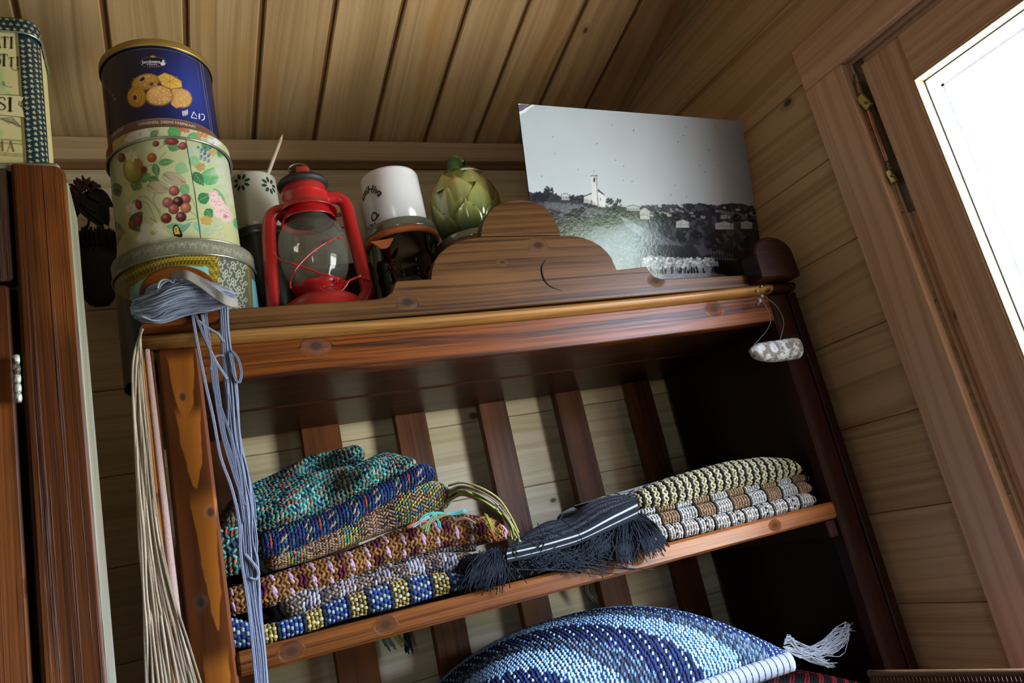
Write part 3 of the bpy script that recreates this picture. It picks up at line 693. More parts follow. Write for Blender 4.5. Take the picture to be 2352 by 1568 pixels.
# ------------------------------------------------------------------ round tins
def cylhit(cx, cy, r):
    def f(x, y):
        d = ray(x, y); a = d[0] ** 2 + d[1] ** 2; b = d[0] * cx + d[1] * cy; c = cx * cx + cy * cy - r * r; D = b * b - a * c
        t = (b - math.sqrt(max(D, 0))) / a; p = EYE + d * t; return (math.atan2(p[0] - cx, cy - p[1]) * r, p[2])
    return f
def extent(xl_, xr_, y, Y):
    a, b = at(xl_, y, 'Y', Y), at(xr_, y, 'Y', Y); return (a[0] + b[0]) / 2, (b[0] - a[0]) / 2, (a[2] + b[2]) / 2
CXT, CYT = .058, 1.118
def cyl_sheet(cx, cy, r, z0, z1, res, base, half=1.75):
    sh = Sheet(-half * r, half * r, z0, z1, res, base, cylhit(cx, cy, r)); return sh
def cylmap(cx, cy, r, rf=None):
    def f(S, T):
        rr = r if rf is None else rf(T); th = S / r; return cx + rr * np.sin(th), cy - rr * np.cos(th), T
    return f
def backhalf(cx, cy, prof, mat, parent, half=1.75, name='rear_wall'):
    """the unprinted far side of a can (profile of (r, z)), with bottom and top closed"""
    a0 = -PI / 2 + half; a1 = 1.5 * PI - half
    me = lathe([(r, z) for r, z in prof], 24, a0=a0, a1=a1)
    return part(name, me, mat, parent, Matrix.Translation((cx, cy, 0)) @ Matrix.Rotation(0, 4, 'Z'))
def ring(cx, cy, r, z, rad, mat, parent, name='rim_bead', flat=1.0):
    a = np.linspace(0, 2 * PI, 96, endpoint=False); return part(name, tubes([np.stack([cx + r * np.cos(a), cy + r * np.sin(a), np.full_like(a, z)], 1)], rad, 8, close=True), mat, parent)
STEEL = plain('bright_tin_edge', 'a2a294', .28, metal=.85, nz=.25, nscale=40)
GOLDT = plain('gold_lacquer', '9a7a2c', .35, metal=.7, nz=.2, nscale=30)
# --- lowest: dark ornate tin
cx, cy = CXT, CYT
r1 = .0935
z_b = Z0C + .0005
z1t = cylhit(cx, cy, r1)(420, 585)[1]       # lower edge of its lid
z1l = cylhit(cx, cy, r1 + .002)(420, 548)[1]
print('tin1', z_b, z1t, z1l)
t1 = thing('round_tin', 'large dark round tin with gilt frames and silver scrolls, lowest of the three stacked tins', 'tin', (cx, cy, z_b), 'stacked round tins')
sh = cyl_sheet(cx, cy, r1, z_b + .002, z1t, .0009, '55564e')
f = sh.fn; sh.noise(.2, 14, 3)
sh.poly([(255, 1000), (255, 640), (300, 612), (350, 592), (420, 582), (505, 590), (505, 1000)], '7e6a1e')
sh.poly([(300, 1000), (300, 660), (330, 640), (390, 616), (440, 610), (480, 614), (480, 1000)], '7db0b2', jit=.004)
sh.poly([(300, 1000), (300, 690), (330, 660), (400, 640), (440, 640), (440, 1000)], '5f8b90', .7, jit=.006)
for k in range(90):       # gilt carving
    x = 262 + (k % 30) * 8.3; y = 655 - 65 * math.sin(min(1, (x - 250) / 180) * PI / 2) + (k // 30) * 8 - 4
    if x < 500: sh.line(spline([(x - 5, y + 4), (x - 3, y - 3), (x + 3, y - 4), (x + 5, y + 2), (x + 1, y + 3)], 8).tolist(), .0011, ('3c300c', 'b79a35', '241c08')[k // 30 % 3])
for k in range(36):
    y = 590 + k * 9; sh.line(spline([(482, y), (488, y + 5), (498, y + 2), (492, y - 5)], 8).tolist(), .0012, ('3c300c', 'b79a35')[k % 2])
sh.poly([(240, 1000), (240, 700), (262, 665), (305, 690), (335, 760), (335, 1000)], '1a1710', .9, jit=.004); sh.poly([(578, 640), (600, 650), (600, 1000), (582, 1000)], '6aa6b4'); sh.line([(570, 600), (575, 700), (580, 900)], .005, '7e6a1e')  # near-black lower left: shade on the tin painted into its colours
def scroll(sh, x, y, s_, col, fl=1, w=.0011):
    sh.line(spline([(x, y + 18 * s_), (x + 2 * fl * s_, y + 6 * s_), (x + 9 * fl * s_, y - 2 * s_), (x + 13 * fl * s_, y + 4 * s_), (x + 8 * fl * s_, y + 8 * s_), (x + 6 * fl * s_, y + 4 * s_)], 12).tolist(), w, col)
    sh.line(spline([(x + 2 * fl * s_, y + 8 * s_), (x - 5 * fl * s_, y + 2 * s_), (x - 6 * fl * s_, y - 5 * s_), (x - 2 * fl * s_, y - 4 * s_)], 8).tolist(), w, col)
for k in range(14):
    for c_ in range(4): scroll(sh, 512 + c_ * 15, 602 + k * 19 + (c_ % 2) * 8, .85, 'b9b8a8', 1 if (k + c_) % 2 else -1)
TM = vcol('printed_tin_round', .32, .8, .4, coat=.15, bump=.0002, bscale=40)
bp = part('printed_body', sh.mesh(cylmap(cx, cy, r1)), TM, t1)
backhalf(cx, cy, [(.001, z_b), (r1 - .002, z_b), (r1, z_b + .003), (r1, z1t)], plain('dark_tin_back', '3a3a34', .35), t1, 1.72)
LS = cyl_sheet(cx, cy, r1 + .002, z1t - .001, z1l, .0009, '77766a')
LS.noise(.2, 10, 9)
for k in range(26): scroll(LS, 268 + k * 13, 603 - 45 * math.sin((k + 1) / 27 * PI), .6, '9d9b8c', 1 if k % 2 else -1, .0012)
lid = part('lid', LS.mesh(cylmap(cx, cy, r1 + .002)), TM, t1)
ring(cx, cy, r1 + .002, z1t, .0016, STEEL, lid); 
backhalf(cx, cy, [(r1 + .002, z1t), (r1 + .002, z1l - .002), (r1, z1l), (.001, z1l)], plain('lid_tin_back', '77766a', .35), lid, 1.72, 'lid_top')
part('lid_disc', lathe([(r1 + .001, z1l - .0005), (r1 - .004, z1l + .001), (r1 - .006, z1l - .0005), (.001, z1l - .0005)], 64), STEEL, lid, Matrix.Translation((cx, cy, 0)))
ring(cx, cy, r1 + .0012, z1l, .0012, STEEL, lid)
# --- middle: floral tin
cx2, cy2 = CXT - .003, CYT; r2 = .0825; zb2 = z1l + .0012
z2t = cylhit(cx2, cy2, r2)(385, 318)[1]; z2l = cylhit(cx2, cy2, r2 + .002)(380, 292)[1]
print('tin2', zb2, z2t, z2l)
t2 = thing('round_tin', 'round cream tin painted with flowers, cherries and fruit, middle of the three stacked tins', 'tin', (cx2, cy2, zb2), 'stacked round tins')
sh = cyl_sheet(cx2, cy2, r2, zb2 + .001, z2t, .0008, 'b3b58a'); f2 = sh.fn
sh.noise(.12, 40, 4); sh.ell(490, 420, 80, 120, 'a8c095', .6, soft=.8); sh.ell(330, 480, 70, 90, 'b9b592', .5, soft=.8)
def leaf(sh, x, y, L, w, ang, col, vein='9fb890', a=1):
    ca, sa = math.cos(ang), math.sin(ang); P_ = []
    for k in range(13): u = k / 12; P_.append((u * L, -w * math.sin(PI * u ** .8) * (1 + .08 * (k % 2))))
    for k in range(12, -1, -1): u = k / 12; P_.append((u * L, w * math.sin(PI * u ** .8) * (1 + .08 * (k % 2))))
    Q = [(x + p * ca - q * sa, y + p * sa + q * ca) for p, q in P_]; sh.poly(Q, col, a)
    sh.line([(x, y), (x + L * ca, y + L * sa)], .0006, vein, .7)
    for k in range(1, 5):
        u = k / 5 * L
        for s_ in (-1, 1): sh.line([(x + u * ca, y + u * sa), (x + (u + w * .5) * ca - s_ * w * .7 * sa, y + (u + w * .5) * sa + s_ * w * .7 * ca)], .0004, vein, .5)
def stem(sh, pts, col='5b6a3c', w=.0008): sh.line(spline(pts, 18).tolist(), w, col)
for p_ in ([(365, 340), (380, 330), (388, 310)], [(330, 385), (360, 372), (380, 350)], [(300, 470), (330, 450), (360, 480), (372, 510)], [(305, 460), (340, 470), (365, 530)], [(455, 500), (430, 480), (400, 470)], [(455, 500), (440, 455), (418, 440)], [(455, 500), (428, 505), (400, 500)],
           [(360, 440), (352, 460), (370, 490)], [(345, 500), (365, 515), (372, 525)], [(490, 440), (520, 470), (535, 510)], [(510, 432), (530, 460)], [(452, 490), (460, 540)], [(262, 350), (270, 340), (268, 372)]): stem(sh, p_)
for a_ in ((262, 420, 36, 13, 1.2, '3f6b3a'), (300, 420, 30, 13, .4, '47703a'), (258, 505, 60, 17, 1.35, '335f33'), (300, 500, 40, 14, 1.0, '33522c'), (318, 415, 34, 11, -.5, '4a7a42'), (340, 410, 30, 10, .3, '3b5f36'), (355, 375, 34, 9, 1.35, '4d6e4c'), (363, 375, 38, 8, -.15, '56804f'), (375, 330, 28, 8, -.5, '5d7b4c'),
           (415, 425, 28, 12, .8, '6d9a6e'), (402, 380, 34, 14, .4, '86ae80'), (475, 425, 44, 20, -1.2, '4f9a63'), (444, 395, 40, 11, .9, '2f6a44'), (490, 432, 55, 10, 1.0, '6fa07c'), (455, 462, 32, 13, -.5, '2f7046'), (472, 480, 26, 11, .9, '2e7048'), (382, 520, 50, 7, -.02, '6f9b85'), (410, 535, 40, 6, -.7, '5d937f'),
           (445, 510, 32, 8, .9, '7fb09a'), (540, 500, 34, 9, 1.2, '4e9a78'), (385, 335, 30, 10, .2, '4a7a4a'), (436, 360, 30, 12, .8, '7fae86'), (462, 330, 30, 12, .3, '4a8a5a'), (500, 345, 28, 8, .9, '3a7a50'), (300, 520, 45, 14, -.9, '2f4a28')): leaf(sh, *a_)
def fruit(sh, x, y, rx_, ry_, col, col2, rot=0):
    sh.ell(x, y, rx_ * 1.06, ry_ * 1.06, '4a2f22', rot=rot, soft=.12); sh.ell(x, y, rx_, ry_, col, rot=rot, light=.9); sh.ell(x - rx_ * .3, y - ry_ * .3, rx_ * .5, ry_ * .5, col2, .6, soft=.9)
fruit(sh, 305, 388, 24, 32, 'a8a24c', 'd8cc74', .15); sh.ell(318, 380, 14, 24, '9a5a30', .7, soft=.7); sh.ell(331, 390, 9, 10, '5a2a1c', soft=.3)
for q in ((349, 362, 11, 11, 'a8502a', 'cf8a4a'), (341, 430, 0.1, .1, 'a8502a', 'cf8a4a'), (279, 362, 9, 11, '7e3a22', 'b06a38'), (358, 330, 8, 7, '8a3a28', 'b86a50'), (395, 325, 16, 8, '8a4038', 'b87058'), (420, 335, 10, 9, '8a4a52', 'a8707a')): fruit(sh, *q)
for x, y, c_ in ((400, 438, 'a85a50'), (385, 465, 'a05a54'), (426, 457, '9a4a50'), (409, 463, '3a2024'), (399, 480, 'a0504a'), (427, 477, 'b06a48'), (382, 501, '7a2c2c'), (416, 498, '5e2c34')): fruit(sh, x, y, 12.5, 12, c_, 'cf8a78')
for x, y, rx_, ry_, ro in ((400, 410, 30, 15, .35), (362, 430, 28, 16, .15)):   # pale pods
    sh.ell(x, y, rx_, ry_, '8e7c66', rot=-ro); sh.ell(x, y, rx_ * .94, ry_ * .9, 'b8a98c', rot=-ro)
    for k in range(-3, 4): sh.line(spline([(x - rx_ * .9 * math.cos(ro), y - rx_ * .9 * math.sin(ro)), (x + k * 1.5, y + k * 4.2), (x + rx_ * .9 * math.cos(ro), y + rx_ * .9 * math.sin(ro))], 8).tolist(), .0005, '7a6650')
def petal(sh, x, y, n, rr, w, col, a0=0, mid=None, sq=.8):
    for k in range(n):
        a = a0 + 2 * PI * k / n; sh.ell(x + rr * math.cos(a) * .6, y + rr * math.sin(a) * .6 * sq, rr * .55, w, col, .92, rot=-a, soft=.35)
    if mid: sh.ell(x, y, rr * .2, rr * .2, mid, soft=.5)
for x, y, c_, rr in ((302, 478, 'd8cdbc', 14), (295, 440, 'c9bf9a', 11), (302, 358, 'd5d2b0', 15), (268, 440, '5a2a20', 7)): petal(sh, x, y, 6, rr, 5, c_, .3, 'b0a050')
petal(sh, 350, 535, 5, 34, 15, 'd5d2bc', .2, 'b8a860', .55); sh.ell(325, 548, 18, 12, 'd8d8c8', .9, soft=.4); sh.ell(378, 540, 18, 9, 'cfcdb8', .8, soft=.4)
for k in range(9): sh.line([(352, 538), (352 + 10 * math.cos(k), 532 + 7 * math.sin(k))], .0005, 'b09a40')
for x, y in ((318, 505), (305, 515), (318, 470)): fruit(sh, x, y, 8, 12, '8a3030', 'b85050', .3)
for x, y, rr in ((497, 462, 17), (512, 485, 20), (523, 497, 15), (491, 447, 12), (505, 470, 14)):     # rose
    sh.ell(x, y, rr, rr * .9, 'd8b8bc', rot=.4, soft=.25); 
    for k in range(4): sh.line(spline([(x - rr * .7 + k * 2.5, y + 2), (x - rr * .2, y - rr * .6 + k * 3.4), (x + rr * .7 - k * 2.5, y + 1)], 8).tolist(), .0008, ('b87888', 'e8d5d5', 'c58a98')[k % 3])
sh.ell(518, 497, 6, 6, 'a8506a', .8, soft=.6)
for k in range(26):     # blue berries
    x, y = 455 + (k * 7.3) % 26, 338 + (k * 5.1) % 34; sh.ell(x + (y - 338) * .2, y, 3.6, 3.6, ('5f7aa8', '7c96bd', '4a6290')[k % 3], light=.9)
sh.ell(440, 345, 12, 12, '9fb6b8', .8, soft=.5)
for cx_, cy_, c_, n_ in ((460, 383, 'b39058', 20), (474, 506, 'c09a50', 26), (477, 530, 'a9c0a0', 24), (500, 520, 'b8c2a2', 24), (507, 540, 'c3bfa0', 20), (487, 350, 'c2a06a', 14)):
    for k in range(n_):
        a = k * 2.4; rr = 2.6 * math.sqrt(k); sh.ell(cx_ + rr * math.cos(a), cy_ + rr * .8 * math.sin(a), 2.8, 2.6, c_, .9, light=.8)
sh.poly([(396, 530), (398, 518), (405, 515), (412, 522), (420, 540), (416, 546), (400, 542)], '16120e'); sh.poly([(399, 530), (401, 521), (406, 519), (411, 526), (414, 538), (402, 538)], 'c8b050'); sh.line([(404, 524), (405, 532)], .001, K); sh.line([(411, 528), (416, 530)], .0012, K); sh.line([(412, 533), (418, 536)], .0012, K)
for k in range(5): sh.ell(520 + k * 4, 370 + k * 22, 12, 16, 'c3c6b8', .7, rot=.5, soft=.4); sh.line([(515 + k * 4, 360 + k * 22), (528 + k * 4, 384 + k * 22)], .0006, '8d90a0')
sh.line([(427, 322), (437, 380), (447, 440), (455, 500), (462, 556)], .0013, '1a1a14')
for k in range(8): sh.ell(262 + k * 3, 540 - k * 1.0, 8, 10, ('c09a3a', '8a6a28')[k % 2], .6, soft=.5)
part('printed_body', sh.mesh(cylmap(cx2, cy2, r2)), TM, t2)
backhalf(cx2, cy2, [(.001, zb2), (r2 - .001, zb2), (r2, zb2 + .001), (r2, z2t)], plain('cream_tin_back', 'a8ab86', .35), t2, 1.72)
ring(cx2, cy2, r2 + .0003, zb2 + .0014, .0016, GOLDT, t2, 'base_bead')
LS = cyl_sheet(cx2, cy2, r2 + .003, z2t - .001, z2l, .0008, 'b9bb94'); LS.noise(.15, 20, 12)
LS.poly([(200, 420), (240, 330), (262, 325), (262, 380), (240, 420)], '8a2a26'); LS.poly([(258, 330), (270, 310), (300, 298), (300, 335), (262, 372)], 'b59a50')
petal(LS, 322, 308, 6, 26, 9, 'd0d0c8', .1, 'b0b0a0', .5); petal(LS, 300, 320, 5, 14, 5, 'c9c9c0', .5, None, .5)
for a_ in ((345, 315, 26, 8, -.7, '5d7d5a'), (402, 322, 12, 5, -1.0, '4a8a4a'), (385, 298, 34, 15, .35, '4f9a55'), (430, 312, 34, 12, .3, '5fa070'), (478, 332, 30, 9, .8, '7fae90')): leaf(LS, *a_)
for k in range(10): LS.ell(412 + (k * 5) % 22, 293 + (k * 7) % 10, 4, 4, 'b8604a', .8); LS.ell(455 + (k * 5) % 22, 304 + (k * 7) % 12, 4, 4, 'c8704a', .8)
petal(LS, 490, 328, 5, 16, 6, 'd5d2d8', .1, 'b0a0a8', .6); LS.line([(470, 318), (500, 342)], .001, '8d8890')
lid = part('lid', LS.mesh(cylmap(cx2, cy2, r2 + .003)), TM, t2)
ring(cx2, cy2, r2 + .0035, z2t, .0017, STEEL, lid); ring(cx2, cy2, r2 + .002, z2l, .0011, STEEL, lid)
backhalf(cx2, cy2, [(r2 + .003, z2t), (r2 + .003, z2l)], plain('cream_lid_back', 'a8ab86', .35), lid, 1.72, 'lid_back')
part('lid_disc', lathe([(r2 + .0025, z2l), (r2 - .004, z2l - .001), (.001, z2l - .001)], 64), STEEL, lid, Matrix.Translation((cx2, cy2, 0)))
# --- top: blue cookie tin
cx3, cy3 = CXT - .007, CYT - .002; r3 = .0775; zb3 = z2l + .0011
z3t = cylhit(cx3, cy3, r3)(357, 106)[1]; z3l = cylhit(cx3, cy3, r3 + .003)(345, 86)[1]
print('tin3', zb3, z3t, z3l, zceil(cy3 + r3))
t3 = thing('cookie_tin', 'round dark blue cookie tin with gold lid and pictured cookies, topmost of the stacked tins', 'tin', (cx3, cy3, zb3), 'stacked round tins')
sh = cyl_sheet(cx3, cy3, r3, zb3 + .0015, z3t, .0006, '0c1030'); f3 = sh.fn
yy, zz3 = sh.S / r3, (sh.T - zb3) / (z3t - zb3)
gb = np.clip(np.exp(-((yy - .55) ** 2) / .22 - ((zz3 - .5) ** 2) / .22), 0, 1)
sh.C = sh.C * (1 - gb[..., None]) + np.array(lin('1c3590')) * gb[..., None]
BR = 'a'
def arcband(y0l, y0m, y0r, dy): return [(230, y0l), (300, (y0l + y0m) / 2 - 3), (380, y0m), (450, (y0r + y0m) / 2 - 2), (510, y0r)] + [(510, y0r + dy), (450, (y0r + y0m) / 2 - 2 + dy), (380, y0m + dy), (300, (y0l + y0m) / 2 - 3 + dy), (230, y0l + dy)]
zbt = f3(375, 272)[1]; sh.poly([(-1, zb3 - .01), (1, zb3 - .01), (1, zbt), (-1, zbt)], '6b4a38', raw=True)
sh.line([(-.2, zbt), (.2, zbt)], .0007, 'a08060', raw=True); sh.line([(-.2, z3t - .004), (.2, z3t - .004)], .0008, '6a6a58', raw=True)
# oval badge
sh.ell(352, 142, 31, 12.5, '6a6a78', soft=.04); sh.ell(352, 142, 30, 11.5, '0a0a10', soft=.05)
sh.ell(374, 146, 6, 5, 'd8d8dc'); sh.ell(375, 140, 2.5, 3, 'd8d8dc')
for k in range(5): sh.ell(344 + 5 * k, 151, .9, .9, 'c8c8cc')
sh.poly([(346, 132), (345, 127), (348, 129), (351, 126), (354, 129), (357, 127), (356, 132)], 'b08a3a')
def cookie(x, y, rx_, ry_, col, rot=0, sugar=60, seed=0):
    sh.ell(x, y + 1, rx_ * 1.05, ry_ * 1.06, '6e3c14', rot=rot, soft=.15); sh.ell(x, y, rx_, ry_, col, rot=rot, light=.55)
    g = np.random.default_rng(seed)
    for _ in range(sugar):
        a, q = g.random() * 2 * PI, math.sqrt(g.random()) * .85; sh.ell(x + rx_ * q * math.cos(a), y + ry_ * q * math.sin(a), 1.5 + g.random() * 1.5, 1.0 + g.random(), ('e8c98c', 'a8682c', 'f0dcae', 'c28a48')[int(g.random() * 4)], .55, soft=.6)
cookie(333, 188, 35, 19, 'c08a3c', .25, 70, 1); sh.ell(327, 182, 7, 4, '1a1a50', rot=.6); sh.ell(348, 193, 5, 4, '1a1a50', rot=.6); sh.line(spline([(318, 192), (335, 187), (342, 196), (358, 184)], 12).tolist(), .0016, '8a5420', .6)
sh.poly([(360, 176), (377, 166), (395, 172), (418, 186), (419, 202), (393, 207), (372, 197)], '8a5a20'); sh.poly([(362, 176), (378, 168), (394, 174), (416, 187), (417, 200), (393, 204), (373, 195)], 'd6ac50')
for a in np.linspace(0, 2 * PI, 9)[:-1]: sh.line([(390, 187), (390 + 24 * math.cos(a), 187 + 15 * math.sin(a))], .0012, 'a87830', .7)
cookie(421, 226, 22, 22, 'c9965a', .5, 60, 2); sh.poly([(395, 205), (420, 203), (441, 226), (436, 238), (405, 249), (393, 240)], 'c99a5c', .9)
g = np.random.default_rng(5)
for _ in range(60): sh.ell(398 + g.random() * 38, 207 + g.random() * 36, 1.6, 1.2, ('e8c98c', 'a8682c', 'f0dcae')[int(g.random() * 3)], .5, soft=.6)
cookie(313, 222, 23, 25, 'c8922c', .2, 0, 3)
for k in range(4): sh.line(spline([(300 + k * 3, 215 - k * 2), (312, 204 + k * 3.5), (325 - k * 3, 218), (316, 238 - k * 4), (303 + k * 3, 230)], 16).tolist(), .0013, ('7e4c14', 'e0b050')[k % 2], .7)
sh.ell(310, 224, 4.5, 6, '3a1c08')
cookie(366, 219, 33, 24, 'cf9c5a', 0, 130, 4)
# dark picture at the left edge, side seam, recycling marks
sh.poly([(236, 200), (252, 180), (268, 195), (266, 235), (248, 262), (236, 240)], '1c0c12', .9, jit=.006); 
for k in range(26): sh.ell(240 + (k * 7) % 26, 195 + (k * 11) % 42, 2.5, 2.2, ('5a2030', '8a6a70', '2a0c14')[k % 3], .7)
sh.line([(457, 130), (468, 200), (486, 312)], .0011, '7a7a78'); sh.line([(462, 132), (473, 202), (490, 312)], .0006, '9a9a98')
sh.line([(452, 150), (460, 206)], .0010, '5a6aa0', .6)
for a, b in (((440, 268), (445, 257)), ((445, 257), (452, 267)), ((439, 270), (452, 272))): sh.line([a, b], .0012, 'd8d8e0')
for k, (a, b) in enumerate((((420, 256), (421, 265)), ((425, 256), (426, 265)), ((430, 253), (430, 262)))): sh.line([a, b], .0022, 'b8b8c8')
sh.ell(426, 258, 6, 5, 'c8c8d4', .5); sh.line(spline([(463, 262), (468, 263), (470, 268), (468, 274), (464, 276)], 10).tolist(), .0014, 'd8d8e0'); sh.line([(458, 262), (458, 272)], .0022, 'd8d8e0')
part('printed_body', sh.mesh(cylmap(cx3, cy3, r3)), TM, t3)
backhalf(cx3, cy3, [(.001, zb3), (r3 - .001, zb3), (r3, zb3 + .0015), (r3, z3t)], plain('blue_tin_back', '0c1030', .35), t3, 1.72)
GL = plain('gold_lid', '9c8040', .38, metal=.55, nz=.15, nscale=200)
lid = part('lid', lathe([(r3 + .0008, z3t - .0005), (r3 + .0028, z3t), (r3 + .0030, z3t + .002), (r3 + .0026, z3l - .002), (r3 + .001, z3l), (r3 - .006, z3l + .0005), (r3 - .008, z3l - .002), (.001, z3l - .002)], 96), GL, t3, Matrix.Translation((cx3, cy3, 0)), 'gold lid')
ring(cx3, cy3, r3 + .001, z3t - .001, .0012, plain('dark_blue_edge', '0a0e28', .3), t3, 'body_bead'); ring(cx3, cy3, r3 + .0002, zb3 + .001, .0011, plain('brown_edge', '4a342a', .3), t3, 'base_bead')
# lettering: flat text bent on the can
INK = plain('white_print', 'cfcfd6', .5); INKY = plain('pale_print', 'b8aeb0', .5); BLK = plain('black_print', '201a18', .5)
def print_on(txt, size, at_px, cx, cy, r, mat, parent, spacing=1.0, rot=0, fn=None, off=0, bend=0, sx_=1):
    v2, f_ = text_mesh(txt, size, None, off, spacing)
    s0, z0_ = (fn or cylhit(cx, cy, r))(*at_px); out = []
    for x, y in v2:
        x *= sx_
        if bend: th_ = x / bend; x, y = (bend + y) * math.sin(th_), (bend + y) * math.cos(th_) - bend
        X_ = x * math.cos(rot) - y * math.sin(rot); Y_ = x * math.sin(rot) + y * math.cos(rot); th_ = (s0 + X_) / r
        out.append((cx + (r + .0004) * math.sin(th_), cy - (r + .0004) * math.cos(th_), z0_ + Y_))
    part('lettering', mesh(out, f_), mat, parent)
print_on('Jacobsens', .0078, (347, 142), cx3, cy3, r3, INK, t3, off=.00012, sx_=.8)
print_on('of Denmark', .0032, (349, 148), cx3, cy3, r3, INK, t3, off=.00005, sx_=.9)
print_on('ORIGINEEL DEENS FABRIKAAT', .0062, (385, 281), cx3, cy3, r3, INKY, t3, off=.00006, sx_=.93)
print_on('ERZEUGNIS', .0062, (268, 305), cx3, cy3, r3, INKY, t3, off=.00006, sx_=.9)

# ------------------------------------------------------------------ the red lantern
LX, LY = .2415, 1.10
RED = NT('chipped_red_enamel'); x_, y_, z_ = RED.obj(); P_ = RED.comb(x_, y_, z_)
m_ = RED.step(RED.noise(P_, 55, 5, .65), .66, .69); c_ = RED.mix(RED.noise(P_, 14, 3), lin('8e1417'), lin('a81c1e'))
RED.fin(RED.mix(m_ * .6, c_, lin('5a3026')), .3, spec=.5, coat=.25); RED = RED.mat
SOOT = plain('soot_black', '14100f', .6, nz=.3); WIRE = plain('bare_wire', '8a8680', .3, metal=.9)
LAN = thing('hurricane_lantern', 'red enamelled hurricane lantern with glass globe and wire guard on the cabinet top', 'lantern', (LX, LY, Z0C))
def lp(y, xl_, xr_):
    c, r, z = extent(xl_, xr_, y, LY); return (r, z)
def LP(L): return [lp(*q) for q in L]
TL_ = Matrix.Translation((LX, LY, 0))
def lz(y, x=None): return at(x if x else 700 + (y - 440) * .165, y, 'Y', LY)[2]
part('chimney_cap', lathe([(.006, lz(386)), (.010, lz(392)), (.018, lz(398)), (.021, lz(404)), (.019, lz(410)), (.0225, lz(416)), (.0365, lz(420)), (.0395, lz(426)), (.0385, lz(431)), (.034, lz(434)), (.030, lz(436))], 48), SOOT, LAN, TL_, 'soot-blackened chimney cap')
part('hood_tongue', lathe([(.0185, lz(395)), (.0225, lz(405)), (.0255, lz(416)), (.031, lz(430)), (.0345, lz(440))], 16, a0=-PI * .66, a1=-PI * .36), RED, LAN, TL_)
part('chimney', lathe([(.032, lz(434)), (.0345, lz(440)), (.0352, lz(452)), (.0356, lz(453)), (.0352, lz(454)), (.0355, lz(472)), (.0385, lz(480)), (.0440, lz(490)), (.0452, lz(493)), (.0440, lz(492)), (.035, lz(484)), (.033, lz(476))], 64), RED, LAN, TL_)
part('globe_collar', lathe([(.035, lz(484)), (.0355, lz(492)), (.0385, lz(500)), (.0415, lz(510)), (.0425, lz(513)), (.041, lz(512)), (.035, lz(502)), (.03, lz(494))], 64), RED, LAN, TL_)
part('burner_top', lathe([(.03, lz(500)), (.031, lz(508)), (.001, lz(508))], 32), SOOT, LAN, TL_)
gp = [(.0325, 509), (.0345, 513), (.0375, 518), (.0440, 527), (.0490, 540), (.0515, 556), (.0520, 575), (.0512, 596), (.0490, 616), (.0450, 634), (.0395, 648), (.0350, 657), (.034, 662)]
part('globe', lathe([(r, lz(y)) for r, y in gp], 72), clear('lantern_glass', tint=(.86, .88, .86), dust=.10, dustc='a8a8a0'), LAN, TL_, 'dusty glass globe')
part('burner', lathe([(.001, lz(628)), (.006, lz(628)), (.009, lz(640)), (.018, lz(646)), (.022, lz(656)), (.026, lz(662))], 32), plain('brassy_burner', '6a5a3a', .4, metal=.7), LAN, TL_)
part('globe_plate', lathe([(.028, lz(668)), (.037, lz(664)), (.040, lz(658)), (.0415, lz(657)), (.041, lz(662)), (.037, lz(670)), (.030, lz(676)), (.029, lz(682))], 56), RED, LAN, TL_)
part('fuel_tank', lathe([(.026, lz(664)), (.028, lz(676)), (.038, lz(684)), (.054, lz(698)), (.060, lz(715)), (.061, lz(740)), (.061, Z0C + .012), (.064, Z0C + .002), (.001, Z0C + .001)], 56), RED, LAN, TL_)
def fpx(L, Y): return [at(x, y, 'Y', Y) for x, y in L]
c5 = lambda x, y: (600 + x / 4.61, 370 + y / 4.61)
R_ = fpx([c5(655, 390), c5(760, 385), c5(830, 400), c5(885, 450), c5(915, 540), c5(960, 720), c5(1010, 900), c5(1060, 1100), c5(1110, 1290), c5(1125, 1380), c5(1100, 1440), (832, 690), (815, 705)], LY)
L_ = fpx([c5(240, 520), c5(170, 540), c5(110, 590), c5(85, 680), c5(80, 800), c5(90, 1000), c5(105, 1200), c5(120, 1400), c5(135, 1560), (640, 740), (665, 752)], LY)
for Q in (R_, L_):
    sp = spline(Q, 60); part('side_tube', tubes([sp], .0092, 10, flat=1.15), RED, LAN)
    part('tube_seam', tubes([sp + np.array([np.sign(Q[5][0] - LX) * .0088, 0, 0])], .0011, 6), RED, LAN)
a = np.linspace(-.15, PI + .15, 24); hz_ = lz(388); part('hanging_ring', tubes([np.stack([LX - .001 + .0165 * np.cos(a), LY + np.full_like(a, .004), hz_ - .001 + .0125 * np.sin(a)], 1)], .0012, 8), WIRE, LAN)
g1 = spline(fpx([c5(150, 970), c5(137, 985), c5(200, 1042)], LY - .03) + fpx([c5(300, 1072), c5(400, 1105), c5(520, 1145), c5(630, 1188), c5(740, 1215)], LY - .056) + fpx([c5(795, 1240), c5(805, 1285)], LY - .04), 40)
g2 = spline(fpx([c5(312, 1345), c5(308, 1270)], LY - .036) + fpx([c5(350, 1165), c5(450, 1045), c5(560, 945), c5(680, 868)], LY - .056) + fpx([c5(780, 818), c5(840, 818)], LY - .042) + fpx([c5(885, 860), c5(903, 940)], LY - .012), 40)
part('guard_wire', tubes([g1], .0013, 7), RED, LAN); part('guard_wire', tubes([g2], .0013, 7), RED, LAN)
lv = spline(fpx([c5(622, 1335), c5(640, 1362), c5(720, 1385), c5(790, 1390), c5(860, 1360), c5(903, 1310), c5(925, 1268), c5(1000, 1235), c5(1052, 1215)], LY - .045) + fpx([c5(1065, 1238), c5(1110, 1240), c5(1150, 1262)], LY - .02), 44)
part('lift_lever', tubes([lv], .0017, 8), RED, LAN)
